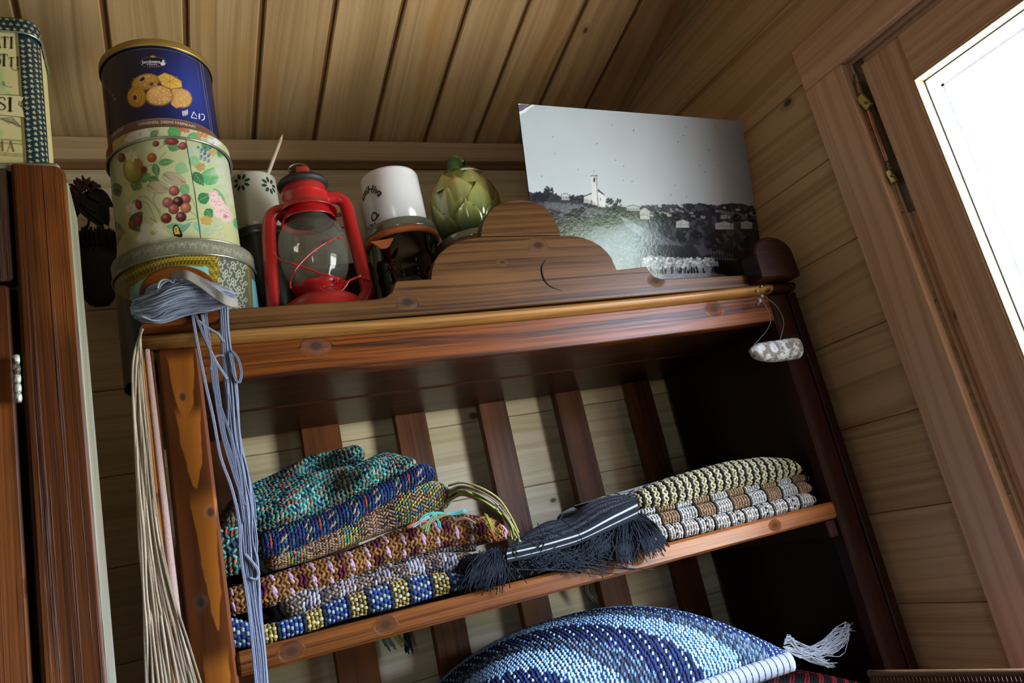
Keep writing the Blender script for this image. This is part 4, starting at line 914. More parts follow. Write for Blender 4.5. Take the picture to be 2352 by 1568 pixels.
part('lift_lever', tubes([spline(fpx([c5(640, 1335), c5(690, 1320), c5(750, 1316)], LY - .044), 8)], .0016, 7), RED, LAN)
ch = spline(fpx([c5(775, 660), c5(820, 720), c5(862, 785)], LY - .03), 9)
part('chain', join([ellipsoid(p, (.0018, .0018, .0024), 8, 6) for p in ch]), SOOT, LAN)

# ------------------------------------------------------------------ mugs and jars
PORC = plain('white_porcelain', 'dcdde4', .18, spec=.5, coat=.3); GLZ = plain('dull_white_glaze', 'c3c3ba', .3, spec=.5)
DKGL = NT('dark_preserve_glass'); DKGL.fin(lin('0c0806'), .06, spec=.6, coat=.4, coatr=.05); DKGL = DKGL.mat
LIDG = plain('grey_glass_lid', '6f7670', .12, metal=.35, coat=.5); ORNG = plain('orange_rubber_ring', 'b4643a', .55, spec=.3)
def jar(nm, label, cx, cy, r, z0, z1, group='dark preserving jars behind the pediment', ringc=ORNG, rr=1.0):
    j = thing('preserving_jar', label, 'jar', (cx, cy, z0), group); Tm = Matrix.Translation((cx, cy, 0)); h = z1 - z0
    part('jar_body', lathe([(.001, z0 + .0005), (r * .86, z0), (r * .97, z0 + .005), (r, z0 + .014), (r, z0 + h * .55), (r * .985, z0 + h * .57), (r, z0 + h * .59), (r, z0 + h * .64), (r * .985, z0 + h * .66), (r, z0 + h * .68), (r * .97, z0 + h * .74), (r * .93, z0 + h * .8), (r * .93, z0 + h * .885)], 72), DKGL, j, Tm)
    part('rubber_ring', lathe([(r * .9, z0 + h * .885), (r * 1.0, z0 + h * .883), (r * 1.02, z0 + h * .90), (r * 1.01, z0 + h * .925), (r * .9, z0 + h * .925)], 72), ringc, j, Tm)
    part('glass_lid', lathe([(r * .9, z0 + h * .925), (r * 1.0, z0 + h * .925), (r * 1.015, z0 + h * .94), (r * .985, z0 + h * .95), (r * 1.0, z0 + h * .965), (r * .965, z0 + h * .975), (r * .97, z0 + h * .99), (r * .93, z1), (.001, z1)], 72), LIDG, j, Tm)
    return j
# white mug upside down on its jar
mc, mr, mz = extent(836, 1003, 540, 1.165)
zl = at(905, 512, 'Y', 1.165 - .05)[2]
print('jar', mc, mr, mz, zl)
jA = jar('jar', 'dark filled preserving jar with orange rubber ring under the plain white upturned mug', mc, 1.165, mr - .002, Z0C, mz + .008)
part('rubber_tab', extrude([(-.014, .0), (.014, .0), (.008, -.012), (-.004, -.014)], .0022, ORNG, 'rubber_tab', jA, frame(at(880, 570, 'Y', 1.165 - mr), (1, 0, 0), (0, 0, 1)), .0006).data, ORNG, jA) if False else extrude([(-.020, .006), (.018, .007), (.009, -.006), (.003, -.010), (-.006, -.009), (-.012, -.002)], .0022, ORNG, 'rubber_tab', jA, frame(at(880, 559, 'Y', 1.165 - mr + .003), (1, -.25, 0), (0, .06, 1)), .0006)
# embossed rings on the glass
for (ex, ey) in ((905, 615), (905, 660), (955, 650)):
    q = cylhit(mc, 1.165, mr - .002)(ex, ey); a = np.linspace(0, 2 * PI, 20, endpoint=False)
    for rr in (.011, .007):
        th = (q[0] + rr * np.cos(a)) / (mr - .002); part('embossed_ring', tubes([np.stack([mc + (mr - .002) * np.sin(th), 1.165 - (mr - .002) * np.cos(th), q[1] + rr * np.sin(a)], 1)], .0009, 5, close=True), DKGL, jA)
zj = mz + .008
uc, ur, uz_ = extent(832, 966, 400, 1.165); ub, ubr, _ = extent(846, 976, 512, 1.165)
ztop = at(900, 381, 'Y', 1.165 - .045)[2]
print('mug', uc, ur, uz_, ub, ubr, ztop)
mug = thing('mug', 'white mug turned upside down with dark lettering, on the jar with orange ring', 'mug', (ub, 1.165, zj)); Tm = Matrix.Translation((ub, 1.165, 0)); zj += .0004
mrr = (ur + ubr) / 2
def mugprof(r, z0, z1): return [(r - .003, z0 + .03), (r - .003, z0 + .0005), (r - .0015, z0), (r, z0 + .0015), (r * 1.0, z0 + (z1 - z0) * .5), (r * .985, z1 - .006), (r * .95, z1 - .0015), (r * .88, z1), (r * .8, z1 - .0005), (r * .78, z1 - .003), (.001, z1 - .003)]
part('cup_body', lathe(mugprof(mrr, zj, ztop), 80), PORC, mug, Tm)
hq = [(-.9, .25), (-1.35, .3), (-1.55, .5), (-1.35, .75), (-.9, .8)]
a_h = math.radians(100)      # handle turned away to the back left
part('handle', tubes([spline([(ub + mrr * -q[0] * math.cos(a_h), 1.165 + mrr * -q[0] * math.sin(a_h), zj + (ztop - zj) * q[1]) for q in hq], 24)], .0048, 10, flat=1.4), PORC, mug)
print_on('assiHiva', .0185, (848, 436), ub, 1.165, mrr, BLK, mug, rot=-.25, off=.00045, bend=.032)
print_on('AQ', .021, (858, 507), ub, 1.165, mrr, BLK, mug, rot=.95, off=.0005)
print_on('S', .014, (847, 524), ub, 1.165, mrr, BLK, mug, rot=.9, off=.0002)
# artichoke jar
ac, ar, az = extent(996, 1138, 470, 1.15)
jc, jr, jz = extent(1003, 1140, 545, 1.15)
jB = jar('jar', 'dark preserving jar with thin orange ring under the artichoke pot', ac, 1.15, .066, Z0C, at(1050, 520, 'Y', 1.09)[2] - .002, ringc=plain('dark_orange_ring', '7a3a22', .5))
zA = at(1050, 520, 'Y', 1.09)[2] - .0015; zT = at(1070, 384, 'Y', 1.12)[2]
print('arti', ac, ar, zA, zT)
art = thing('artichoke_pot', 'glazed green ceramic pot shaped like an artichoke with reddish leaf tips and dark stem', 'pot', (ac, 1.15, zA))
ARTM = vcol('artichoke_glaze', .16, 1.0, .5, coat=.5, bump=.0003, bscale=120, coatr=.08)
def artr(u): return ar * (.60 + .46 * math.sin(PI * min(1, max(0, u * .80 + .10)) ** .92) - .17 * max(0, u - .75) * 4 * .5 - .05) if u < 1.01 else 0
pr = [(.001, zA)] + [(artr(u), zA + (zT - zA) * u) for u in np.linspace(0, 1, 20)] + [(ar * .22, zT + .001), (.001, zT + .002)]
part('pot_body', lathe(pr, 48), plain('artichoke_base_glaze', '6f7a35', .2, coat=.4), art, Matrix.Translation((ac, 1.15, 0)))
def bract(a0, u0, u1, w, k):
    v = []; f = []; C_ = []; nu, nv = 12, 10; seed = random.random()
    for i in range(nu + 1):
        s = i / nu; u = u0 + (u1 - u0) * s; ww = w * (math.sin(PI * min(1, .30 + .69 * s)) ** .5) * (1.0 if s < .85 else .75 + (1 - s))
        for j in range(nv + 1):
            t = j / nv * 2 - 1; a = a0 + ww * t; R = artr(u) + .0035 * math.sqrt(max(0, 1 - t * t)) * (1 - .4 * s) + .0022 * s + .0006 * math.cos(t * 9) - .0005
            zz_ = zA + (zT - zA) * (u - .05 * (t * t) * s * 2)
            v.append((ac + R * math.sin(a), 1.15 - R * math.cos(a), zz_))
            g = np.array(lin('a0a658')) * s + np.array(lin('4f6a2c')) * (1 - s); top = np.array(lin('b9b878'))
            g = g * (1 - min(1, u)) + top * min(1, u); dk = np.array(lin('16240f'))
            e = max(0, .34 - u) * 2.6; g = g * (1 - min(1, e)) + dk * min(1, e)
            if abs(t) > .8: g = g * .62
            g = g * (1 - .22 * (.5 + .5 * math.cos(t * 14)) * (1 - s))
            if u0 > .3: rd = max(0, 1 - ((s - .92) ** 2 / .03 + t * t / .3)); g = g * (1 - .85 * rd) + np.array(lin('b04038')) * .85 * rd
            C_.append(g)
    m = nv + 1
    for i in range(nu):
        for j in range(nv): f.append((i * m + j, i * m + j + 1, (i + 1) * m + j + 1, (i + 1) * m + j))
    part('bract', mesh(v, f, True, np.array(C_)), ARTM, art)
for tier, (u0, u1, n_, w, off) in enumerate(((.66, .97, 5, .62, .1), (.42, .84, 6, .58, .45), (.20, .66, 7, .52, .05), (.0, .42, 7, .50, .5))):
    for k in range(n_): bract(off + 2 * PI * k / n_, u0, u1, w, k)
GREEN = plain('dark_green_glaze', '2f5a2a', .15, coat=.6, nz=.5, nscale=70)
st_ = [at(1046, 400, 'Y', 1.13), at(1046, 384, 'Y', 1.13), at(1049, 372, 'Y', 1.13), at(1053, 361, 'Y', 1.128)]
part('stem', tubes([spline(st_, 16)], .0150, 16, taper=[1.2, .95, 1.0, 1.15, 1.1, .75]), GREEN, art, label='dark green stem knob')
part('stem_end', join([ellipsoid(at(1061, 366, 'Y', 1.114), (.006, .003, .006), 12, 8)]), plain('ochre_cut_stem', '6a5a20', .3, coat=.4), art)
part('lid_rim', tubes([spline([(ac + artr(.86) * .93 * math.sin(a), 1.15 - artr(.86) * 1.04 * math.cos(a), zA + (zT - zA) * .90) for a in np.linspace(-.35, .75, 9)], 20)], .0016, 8), plain('bare_white_rim', 'cfc9b4', .3), art)
# mug with green flowers on a dark tin, pencil inside
gc, gr, gz_ = extent(534, 632, 400, 1.215)
gr = .0385; gc = at(633, 420, 'Y', 1.215)[0] - gr
zg0 = at(585, 521, 'Y', 1.18)[2]; zg1 = at(585, 394, 'Y', 1.18)[2]
print('mug2', gc, gr, zg0, zg1)
box = thing('black_tin', 'black round tin under the green-flowered mug behind the lantern', 'tin', (gc, 1.215, Z0C)); Tm = Matrix.Translation((gc, 1.215, 0))
BLKT = plain('black_enamel', '15130f', .3, coat=.3, nz=.3)
part('can', lathe([(.001, Z0C + .0005), (.046, Z0C), (.0475, Z0C + .003), (.0475, zg0 - .016)], 56), BLKT, box, Tm); part('lid', lathe([(.0475, zg0 - .0165), (.049, zg0 - .016), (.049, zg0 - .002), (.047, zg0 - .0005), (.001, zg0 - .0005)], 56), plain('grey_tin_lid', '4a4a46', .3, metal=.7), box, Tm)
fm = thing('flower_mug', 'white mug with green daisy pattern and a pencil standing in it', 'mug', (gc, 1.215, zg0)); 
part('cup_body', lathe([(.001, zg0), (gr * .86, zg0), (gr * .95, zg0 + .003), (gr, zg0 + .012), (gr, zg1 - .001), (gr - .001, zg1), (gr - .003, zg1 - .001), (gr - .003, zg0 + .006), (.001, zg0 + .005)], 64), GLZ, fm, Tm)
GP = plain('green_print', '24402c', .35)
def daisy(px_, py_, R_, parent):
    s0, z0_ = cylhit(gc, 1.215, gr)(px_, py_)
    for k in range(8):
        a = k * PI / 4 + .2; v = []
        for q in range(12): b = q * PI / 6; ex, ey = R_ * .64 + R_ * .30 * math.cos(b), R_ * .17 * math.sin(b); X_ = ex * math.cos(a) - ey * math.sin(a); Y_ = ex * math.sin(a) + ey * math.cos(a); th = (s0 + X_) / gr; v.append((gc + (gr + .0003) * math.sin(th), 1.215 - (gr + .0003) * math.cos(th), z0_ + Y_))
        part('petal_print', mesh(v, [tuple(range(12))]), GP, parent)
daisy(554, 419, .0165, fm); daisy(619, 426, .0165, fm)
pc = thing('pencil', 'pale grey-white pencil leaning in the flowered mug', 'pencil', at(607, 400, 'Y', 1.215))
pa, pb, pt = at(600, 440, 'Y', 1.215), at(644, 322, 'Y', 1.23), at(649, 309, 'Y', 1.231)
part('barrel', tubes([np.linspace(pa, pb, 8)], .0036, 6), plain('whitish_wood', 'bdb2a0', .5, nz=.2), pc); part('point', tubes([np.linspace(pb, pt, 4)], .0034, 8, taper=[1, .15]), plain('bare_wood_point', 'c9b79a', .5), pc)
# lettered white mug and a small cup in the gap behind the lantern
hc, hr_, hz0 = extent(752, 830, 575, 1.30)
bj = thing('white_mug', 'white mug with dark lettering half hidden behind the lantern', 'mug', (.395, 1.31, Z0C + .125))
zq0, zq1 = at(800, 590, 'Y', 1.31)[2], at(800, 495, 'Y', 1.31)[2]; bxc = at(790, 540, 'Y', 1.31)[0]
print('mug3', bxc, zq0, zq1)
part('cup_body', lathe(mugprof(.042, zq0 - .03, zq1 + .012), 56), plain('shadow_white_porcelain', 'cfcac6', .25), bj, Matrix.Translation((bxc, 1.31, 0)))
print_on('es', .016, (776, 492), bxc, 1.31, .042, BLK, bj, off=.0003); print_on('r', .02, (786, 525), bxc, 1.31, .042, BLK, bj, off=.0003)
cw = thing('small_cup', 'greyish cup seen between the lantern and the upturned mug', 'cup', (at(824, 520, 'Y', 1.36)[0] + .01, 1.36, Z0C + .18))
cxw = at(824, 520, 'Y', 1.36)[0] + .012; zw0, zw1 = at(824, 545, 'Y', 1.36)[2], at(824, 480, 'Y', 1.36)[2]
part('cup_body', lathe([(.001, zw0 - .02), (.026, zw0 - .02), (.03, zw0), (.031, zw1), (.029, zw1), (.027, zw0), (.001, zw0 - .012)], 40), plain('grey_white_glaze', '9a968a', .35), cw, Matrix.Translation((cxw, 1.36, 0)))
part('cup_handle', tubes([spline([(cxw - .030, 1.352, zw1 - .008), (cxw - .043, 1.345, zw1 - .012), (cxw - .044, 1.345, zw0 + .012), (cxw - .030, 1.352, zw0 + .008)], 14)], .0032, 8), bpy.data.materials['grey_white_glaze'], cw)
bx = thing('dark_box', 'dark wooden box the mugs behind the lantern stand on', 'box', ((bxc + cxw) / 2, 1.315, Z0C))
x0_, x1_ = bxc - .048, cxw + .035; zt_ = zq0 - .031
y0_, y1_ = 1.266, 1.392
for nm, lo, hi, g_, w_ in (('side', (x0_, y0_, Z0C), (x1_, y0_ + .008, zt_ - .006), 'X', 'Z'), ('side', (x0_, y1_ - .008, Z0C), (x1_, y1_, zt_ - .006), 'X', 'Z'), ('end', (x0_, y0_ + .008, Z0C), (x0_ + .008, y1_ - .008, zt_ - .006), 'Y', 'Z'), ('end', (x1_ - .008, y0_ + .008, Z0C), (x1_, y1_ - .008, zt_ - .006), 'Y', 'Z'), ('box_lid', (x0_, y0_, zt_ - .006), (x1_, y1_, zt_), 'X', 'Y')):
    board(nm, lo, hi, g_, w_, CABD, bx, .0015)
board('cup_block', (cxw - .033, 1.33, zt_), (x1_, 1.39, zw0 - .0205), 'X', 'Z', CABD, bx, .002)
# ------------------------------------------------------------------ black and white picture board
BTL, BTR = np.array([.59939, 1.0, 2.19480]), np.array([1.09012, 1.00783, 2.18170])
e1 = (BTR - BTL); Wb = np.linalg.norm(e1); e1 /= Wb; e2 = np.array([.02911, -.17954, .98332]); e2 -= e1 * (e1 @ e2); e2 /= np.linalg.norm(e2); nb = np.cross(e1, e2); nb /= np.linalg.norm(nb)
if nb[1] > 0: nb = -nb
def bfn(x, y):
    d = ray(x, y); t = ((BTL - EYE) @ nb) / (d @ nb); p = EYE + d * t - BTL; return (p @ e1, p @ e2)
Hb = .365; print('board', Wb, [bfn(*q) for q in ((1218, 465), (1747, 560), (1500, 640))])
sh = Sheet(0, Wb, -Hb, 0, .0011, '9ea6ae', bfn)
g = vnoise(sh.S.shape, 60, 21); sh.C *= (.94 + .1 * g)[..., None]
# sky: a little darker towards the right and the corners of the print
rg = np.clip((sh.S / Wb - .55) / .45, 0, 1)[..., None]; sh.C = sh.C * (1 - rg * .35) + np.array(lin('77737c')) * rg * .35
g = np.random.default_rng(3)
for _ in range(26): x, y = 1230 + g.random() * 470, 270 + g.random() * 190; sh.ell(x, y, 1.6, 1.6, '5a5e66', .8)
hor = [(1195, 440), (1225, 442), (1240, 440), (1252, 447), (1262, 440), (1275, 444), (1290, 450), (1305, 447), (1320, 452), (1335, 450), (1350, 455), (1380, 470), (1400, 474), (1420, 470), (1440, 476), (1470, 474), (1500, 472), (1530, 468), (1560, 471), (1600, 467), (1640, 470), (1680, 468), (1720, 470), (1760, 472), (1770, 472)]
def fuzz(pts, amp, seed, n=6):
    g = np.random.default_rng(seed); out = []
    for a, b in zip(pts[:-1], pts[1:]):
        for k in range(n): t = k / n; out.append((a[0] + (b[0] - a[0]) * t, a[1] + (b[1] - a[1]) * t + (g.random() - .5) * amp))
    return out + [pts[-1]]
sh.poly(fuzz(hor, 6, 1) + [(1800, 700), (1100, 700)], '2c2e38')
cells = vnoise(sh.S.shape, 9, 77, 4); land = (sh.T < bfn(1500, 475)[1] + .004)
m = np.clip((cells - .52) * 12, 0, 1) * land * .35; sh.put(m, '6a6c76')
def tree(x, y, r_, col='1c1d26', n=26, seed=0):
    g = np.random.default_rng(int(x * 7 + y) + seed)
    for _ in range(n): a, q = g.random() * 2 * PI, g.random() ** .5; sh.ell(x + r_ * q * math.cos(a), y + r_ * .8 * q * math.sin(a), r_ * .32, r_ * .28, col, .95, soft=.5)
# slopes, fields
for P_, c_ in (([(1250, 462), (1330, 470), (1400, 492), (1395, 510), (1320, 492), (1255, 478)], '5e606a'), ([(1420, 492), (1470, 520), (1540, 560), (1500, 560), (1440, 520)], '777985'), ([(1480, 520), (1560, 560), (1600, 600), (1520, 590), (1470, 545)], '585a66'), ([(1225, 470), (1290, 500), (1340, 560), (1230, 560)], '252732'),
               ([(1500, 560), (1700, 575), (1760, 640), (1480, 640)], '22232c'), ([(1590, 560), (1660, 575), (1700, 600), (1620, 600)], '4a4b55'), ([(1640, 480), (1700, 490), (1740, 500), (1680, 505)], '6a6b75')): sh.poly(P_, c_, .9, jit=.004)
for x, y, r_ in ((1260, 436, 11), (1235, 452, 12), (1250, 450, 14), (1312, 455, 10), (1335, 458, 13), (1325, 495, 22), (1395, 510, 22), (1372, 500, 10), (1415, 478, 14), (1400, 462, 9), (1420, 462, 7), (1445, 488, 13), (1470, 500, 10), (1478, 497, 8), (1300, 545, 26), (1350, 560, 22), (1565, 545, 14), (1640, 555, 22), (1655, 530, 13), (1520, 590, 22), (1570, 597, 26), (1630, 600, 30), (1680, 590, 24), (1720, 560, 18), (1700, 610, 22), (1740, 600, 20), (1600, 540, 12), (1690, 500, 10), (1550, 500, 12), (1600, 495, 11), (1520, 495, 16), (1730, 500, 12)): tree(x, y, r_)
for k in range(44):     # distant houses
    g = np.random.default_rng(900 + k); x = 1425 + g.random() * 325; y = 470 + g.random() * (24 if x < 1600 else 40); w_ = 4 + g.random() * 8; h_ = 3 + g.random() * 3; sh.poly([(x, y), (x + w_, y + 1), (x + w_, y + h_ + 1), (x, y + h_)], ('9a9aa0', '7a7a82', 'b4b4ba', '5c5c66')[k % 4], .85)
for (x, y, w_, h_, c_) in ((1553, 508, 30, 15, 'b8b8be'), (1470, 482, 22, 22, 'b4b4ba'), (1643, 512, 42, 14, 'b0b0b6'), (1702, 510, 26, 15, 'b8b8be'), (1440, 474, 30, 10, '9c9ca2'), (1655, 494, 22, 8, '9c9ca2'), (1290, 447, 18, 12, 'a0a0a8')):
    sh.poly([(x, y), (x + w_ * .5, y - h_ * .25), (x + w_, y + 1), (x + w_, y + h_), (x, y + h_)], c_); sh.line([(x, y), (x + w_ * .5, y - h_ * .3), (x + w_, y + 1)], .0012, '3a3a42')
    for k in range(int(w_ // 6)): sh.ell(x + 4 + k * 6, y + h_ * .55, 1.2, 1.6, '4a4a54', .8)
# church with its tower
sh.poly([(1341, 452), (1358, 445), (1358, 466), (1388, 476), (1390, 450), (1380, 444), (1376, 440), (1373, 442), (1373, 470), (1341, 465)], 'a8a8ac')
sh.poly([(1373, 442), (1390, 448), (1390, 477), (1373, 474)], 'b4b4b8'); sh.poly([(1372, 438), (1390, 450), (1388, 446), (1374, 434)], '2a2a30'); sh.line([(1341, 451), (1358, 444)], .002, '3a3a42')
sh.poly([(1357.5, 404), (1371, 403), (1373, 440), (1376, 472), (1360, 470), (1360, 440)], 'b2b2b4'); sh.poly([(1371, 403), (1373, 440), (1376, 472), (1372, 471), (1368, 404)], '86868c'); sh.poly([(1363, 407), (1367, 407), (1367, 418), (1363, 418)], '3a3a42'); sh.line([(1357, 404), (1372, 403)], .0016, '4a4a50')
sh.line([(1379, 455), (1379, 460)], .0014, '3a3a42')
# pale crowd of blossoming trees along the bottom, field, fence
sh.poly(fuzz([(1475, 600), (1490, 588), (1520, 588), (1550, 592), (1590, 594), (1620, 598), (1640, 610)], 5, 5) + [(1640, 640), (1500, 645), (1475, 620)], '8e8e94'); sh.poly([(1590, 596), (1650, 600), (1650, 612), (1600, 606)], 'a2a2aa')
g = np.random.default_rng(8)
for _ in range(240): x, y = 1478 + g.random() * 160, 592 + g.random() * 24; sh.ell(x, y, 2.2 + g.random() * 3, 2 + g.random() * 2, ('c4c4c8', 'a2a2a8', '6a6a72', 'd0d0d4')[int(g.random() * 4)], .9, soft=.4)
for _ in range(70): x = 1480 + g.random() * 160; y = 612 + g.random() * 12; sh.line([(x, y), (x + g.random() * 6 - 3, y + 8 + g.random() * 10)], .0016 + g.random() * .002, ('14141c', '1e1e28', '8c8c94')[int(g.random() * 3)])
sh.poly([(1480, 632), (1640, 626), (1700, 640), (1700, 660), (1480, 660)], '9a9aa2')
for k in range(9): sh.line([(1634 + k * 6, 578 + k * .6), (1636 + k * 6, 598)], .0012, '8a8a92', .7)
sh.line([(1632, 592), (1690, 596)], .0012, '8a8a92', .7)
sh.poly([(1190, 232), (1232, 238), (1212, 252), (1206, 258), (1188, 262)], 'c8c8cc', jit=.002); sh.poly([(1190, 240), (1224, 240), (1205, 252), (1190, 258)], '3c3d58', .9, jit=.003); sh.line([(1225, 241), (1207, 250), (1196, 262)], .0016, 'd8d8dc')
hT = np.array([bfn(*q) for q in hor]); lm_ = np.clip((np.interp(sh.S, hT[:, 0], hT[:, 1]) - sh.T) / .004, 0, 1)[..., None]
sh.C *= 1 - lm_ * (1 - .62 * (.62 + .76 * vnoise(sh.S.shape, 5, 91, 3))[..., None])
pbm = NT('glossy_print'); at_ = pbm.new('ShaderNodeAttribute'); at_.attribute_name = 'Col'; x_, y_, z_ = pbm.obj(); pbm.bump(pbm.noise(pbm.comb(x_, y_, z_), 150, 3, .6), .0006, .5)
pbm.fin(V(pbm, at_.outputs['Color']), .17, spec=.42); pbm = pbm.mat
bt = thing('picture_board', 'unframed glossy black and white townscape print on board leaning in the corner above the pediment', 'picture', tuple(BTL - e2 * Hb + e1 * Wb / 2))
# the sheet bows gently; a corner of its print has peeled
def bmap(S, T): off = .002 * np.sin(PI * S / Wb) * 0 + .0; P_ = BTL[:, None, None] + e1[:, None, None] * S + e2[:, None, None] * T + nb[:, None, None] * off; return P_[0], P_[1], P_[2]
part('print', sh.mesh(bmap), pbm, bt)
part('backing_board', boxmesh(Wb, Hb, .003, .0005), plain('black_board_edge', '1c1a1a', .5), bt, frame(BTL + e1 * Wb / 2 - e2 * Hb / 2 - nb * .0021, e1, e2))

# ------------------------------------------------------------------ hand-woven textiles: every stitch is a small lozenge of yarn
_tm = []
for s_, r_ in ((-1, 0), (-.62, .85), (.62, .85), (1, 0)):
    if r_ == 0: _tm.append((s_, 0, 0))
    else: _tm += [(s_, r_ * math.cos(k * PI / 3), r_ * math.sin(k * PI / 3)) for k in range(6)]
TMV = np.array(_tm); TMF = [(0, 1 + (k + 1) % 6, 1 + k) for k in range(6)] + [(1 + k, 1 + (k + 1) % 6, 7 + (k + 1) % 6, 7 + k) for k in range(6)] + [(13, 7 + k, 7 + (k + 1) % 6) for k in range(6)]
def stitchmesh(P, D, N, L, Wd, H, C_):
    """P centres, D directions, N normals (n x 3); L, Wd, H half sizes; C_ colours"""
    P, D, N = (np.asarray(a, float) for a in (P, D, N)); n = len(P)
    D /= np.linalg.norm(D, axis=1)[:, None]; N -= D * (N * D).sum(1)[:, None]; N /= np.linalg.norm(N, axis=1)[:, None] + 1e-9; B = np.cross(N, D)
    L, Wd, H = (np.broadcast_to(np.asarray(a, float), (n,)) for a in (L, Wd, H))
    # a stitch dips into the cloth at its ends
    v = P[:, None] + D[:, None] * (TMV[:, 0][None] * L[:, None])[..., None] + B[:, None] * (TMV[:, 1][None] * Wd[:, None])[..., None] + N[:, None] * ((TMV[:, 2] - .8 * TMV[:, 0] ** 2)[None] * H[:, None])[..., None]
    f = []
    for k in range(n): o = k * 14; f += [tuple(i + o for i in q) for q in TMF]
    c = np.repeat(np.asarray(C_, float), 14, axis=0)
    return mesh(v.reshape(-1, 3), f, True, c)
YARN = vcol('woven_yarn', .85, .66, .15, sheen=.03, bump=.0006, bscale=900)
def hexes(*a): return [np.array(lin(h)) for h in a]
def interp(pts, Y, n):
    P = np.array([at(x, y, 'Y', Y) for x, y in pts]); xs = np.linspace(P[:, 0].min(), P[:, 0].max(), n); o = np.argsort(P[:, 0]); return xs, np.interp(xs, P[o, 0], P[o, 2])
class Fold:
    """one rounded fold of a folded cloth, its upper and lower outline measured on the plane Y"""
    def __init__(s, top, bot, Y, ry=.014, depth=.28, wob=.003, seed=0, ends=(.06, .04), lean=0.0):
        n = 90; T_ = np.array([at(x, y, 'Y', Y) for x, y in top]); B_ = np.array([at(x, y, 'Y', Y) for x, y in bot])
        x0 = max(T_[:, 0].min(), B_[:, 0].min()) if False else min(T_[:, 0].min(), B_[:, 0].min()); x1 = max(T_[:, 0].max(), B_[:, 0].max())
        s.x = np.linspace(x0, x1, n); s.zt = np.interp(s.x, T_[:, 0], T_[:, 2]); s.zb = np.interp(s.x, B_[:, 0], B_[:, 2])
        k = np.ones(5) / 5
        for q in ('zt', 'zb'): a = getattr(s, q); a2 = np.convolve(np.pad(a, 2, 'edge'), k, 'valid'); setattr(s, q, a2)
        s.Y, s.ry, s.depth, s.wob, s.ends, s.lean = Y, ry, depth, wob, ends, lean
        g = np.random.default_rng(seed); s.ph = g.random(8) * 6.28
    def S(s, u, v):
        """u along the fold 0..1, v -1..1 round the fold, beyond 1 runs back into the shelf"""
        u = np.asarray(u, float); v = np.asarray(v, float)
        x = s.x[0] + (s.x[-1] - s.x[0]) * u; zt = np.interp(x, s.x, s.zt); zb = np.interp(x, s.x, s.zb)
        e = np.sqrt(np.clip(1 - np.clip(1 - u / s.ends[0], 0, 1) ** 2, .02, 1)) * np.sqrt(np.clip(1 - np.clip(1 - (1 - u) / s.ends[1], 0, 1) ** 2, .02, 1))
        h = (zt - zb) / 2 * e; zc = (zt + zb) / 2; ph = np.clip(v, -1, 1) * PI / 2
        w = s.wob * (np.sin(x * 60 + s.ph[0]) * .6 + np.sin(x * 131 + s.ph[1] + v * 2) * .4)
        y = s.Y - s.ry * .35 + s.ry * e * (1 - np.cos(ph)) + w * .6 + np.clip(np.abs(v) - 1, 0, 9) * s.depth + s.lean * (np.sin(ph) + 1) * .5 + s.ry * (1 - e)
        z = zc + h * np.sin(ph) + w * .25 * np.cos(ph)
        return np.stack([x, y, z], -1)
    def base(s, name, col, parent, nu=120):
        vv = np.concatenate([[-1.9, -1.3, -1], np.linspace(-.9, .9, 13), [1, 1.3, 1.95]]); U, Vv = np.meshgrid(np.linspace(0, 1, nu), vv); P = s.S(U, Vv)
        c = P - 0; h, w = U.shape; i = np.arange(h - 1)[:, None] * w + np.arange(w - 1)[None]; f = np.stack([i, i + 1, i + w + 1, i + w], -1).reshape(-1, 4).tolist()
        f.append([k * w for k in range(h)]); f.append([k * w + w - 1 for k in range(h)][::-1])
        return part(name, mesh(P.reshape(-1, 3), f, True), plain('cloth_' + col, col, .95, sheen=.2), parent)
    def knit(s, parent, dx, dv, colf, L, Wd, H, v0=-1.02, v1=1.06, ang=None, seed=0, lift=.0006, name='stitches', jit=.12):
        g = np.random.default_rng(seed); W_ = s.x[-1] - s.x[0]; nu = int(W_ / dx); hm = float(np.mean(s.zt - s.zb)); arc = PI / 2 * math.sqrt((hm * hm / 4 + s.ry ** 2) / 2)   # half arc
        nv = max(3, int(2 * arc / dv)); P = []; U = []; VV = []; IJ = []
        for i in range(nu):
            for j in range(nv + 1): U.append((i + .5 + (g.random() - .5) * jit) / nu); VV.append(v0 + (v1 - v0) * (j + .5 * (i % 2) + (g.random() - .5) * jit) / nv); IJ.append((i, j))
        U = np.array(U); VV = np.array(VV); P = s.S(U, VV); eu = s.S(U + 1e-3, VV) - P; ev = s.S(U, VV + 1e-2) - P
        N = np.cross(eu, ev); N /= np.linalg.norm(N, axis=1)[:, None] + 1e-12
        N *= np.where(N[:, 1] < 0, 1, -1)[:, None] if False else 1
        eu /= np.linalg.norm(eu, axis=1)[:, None]; ev /= np.linalg.norm(ev, axis=1)[:, None] + 1e-12
        C_ = []; A = []; Ls = []; Ws = []
        for (i, j), u_ in zip(IJ, U):
            c, a, l, w = colf(i, j, u_, g); C_.append(c * (.85 + .3 * g.random())); A.append(a + (g.random() - .5) * .25); Ls.append(L * l); Ws.append(Wd * w)
        A = np.array(A)[:, None]; D = eu * np.cos(A) + ev * np.sin(A)
        if (N[:, 1]).mean() > 0: N = -N
        me = stitchmesh(P + N * lift, D, N, np.array(Ls), np.array(Ws), H, C_); o = part(name, me, YARN, parent); return stuff(o)
def cloth(name, label, folds, basecol, kn, cat='blanket', group='folded handwoven textiles on the shelf'):
    f0 = folds[0]; c = f0.S(np.array([.5]), np.array([0.]))[0]; t = thing(name, label, cat, tuple(c), group)
    for k, f in enumerate(folds):
        f.base('folded_cloth', basecol, t); f.knit(t, seed=k + 3, **kn)
    return t
PI2 = PI / 2
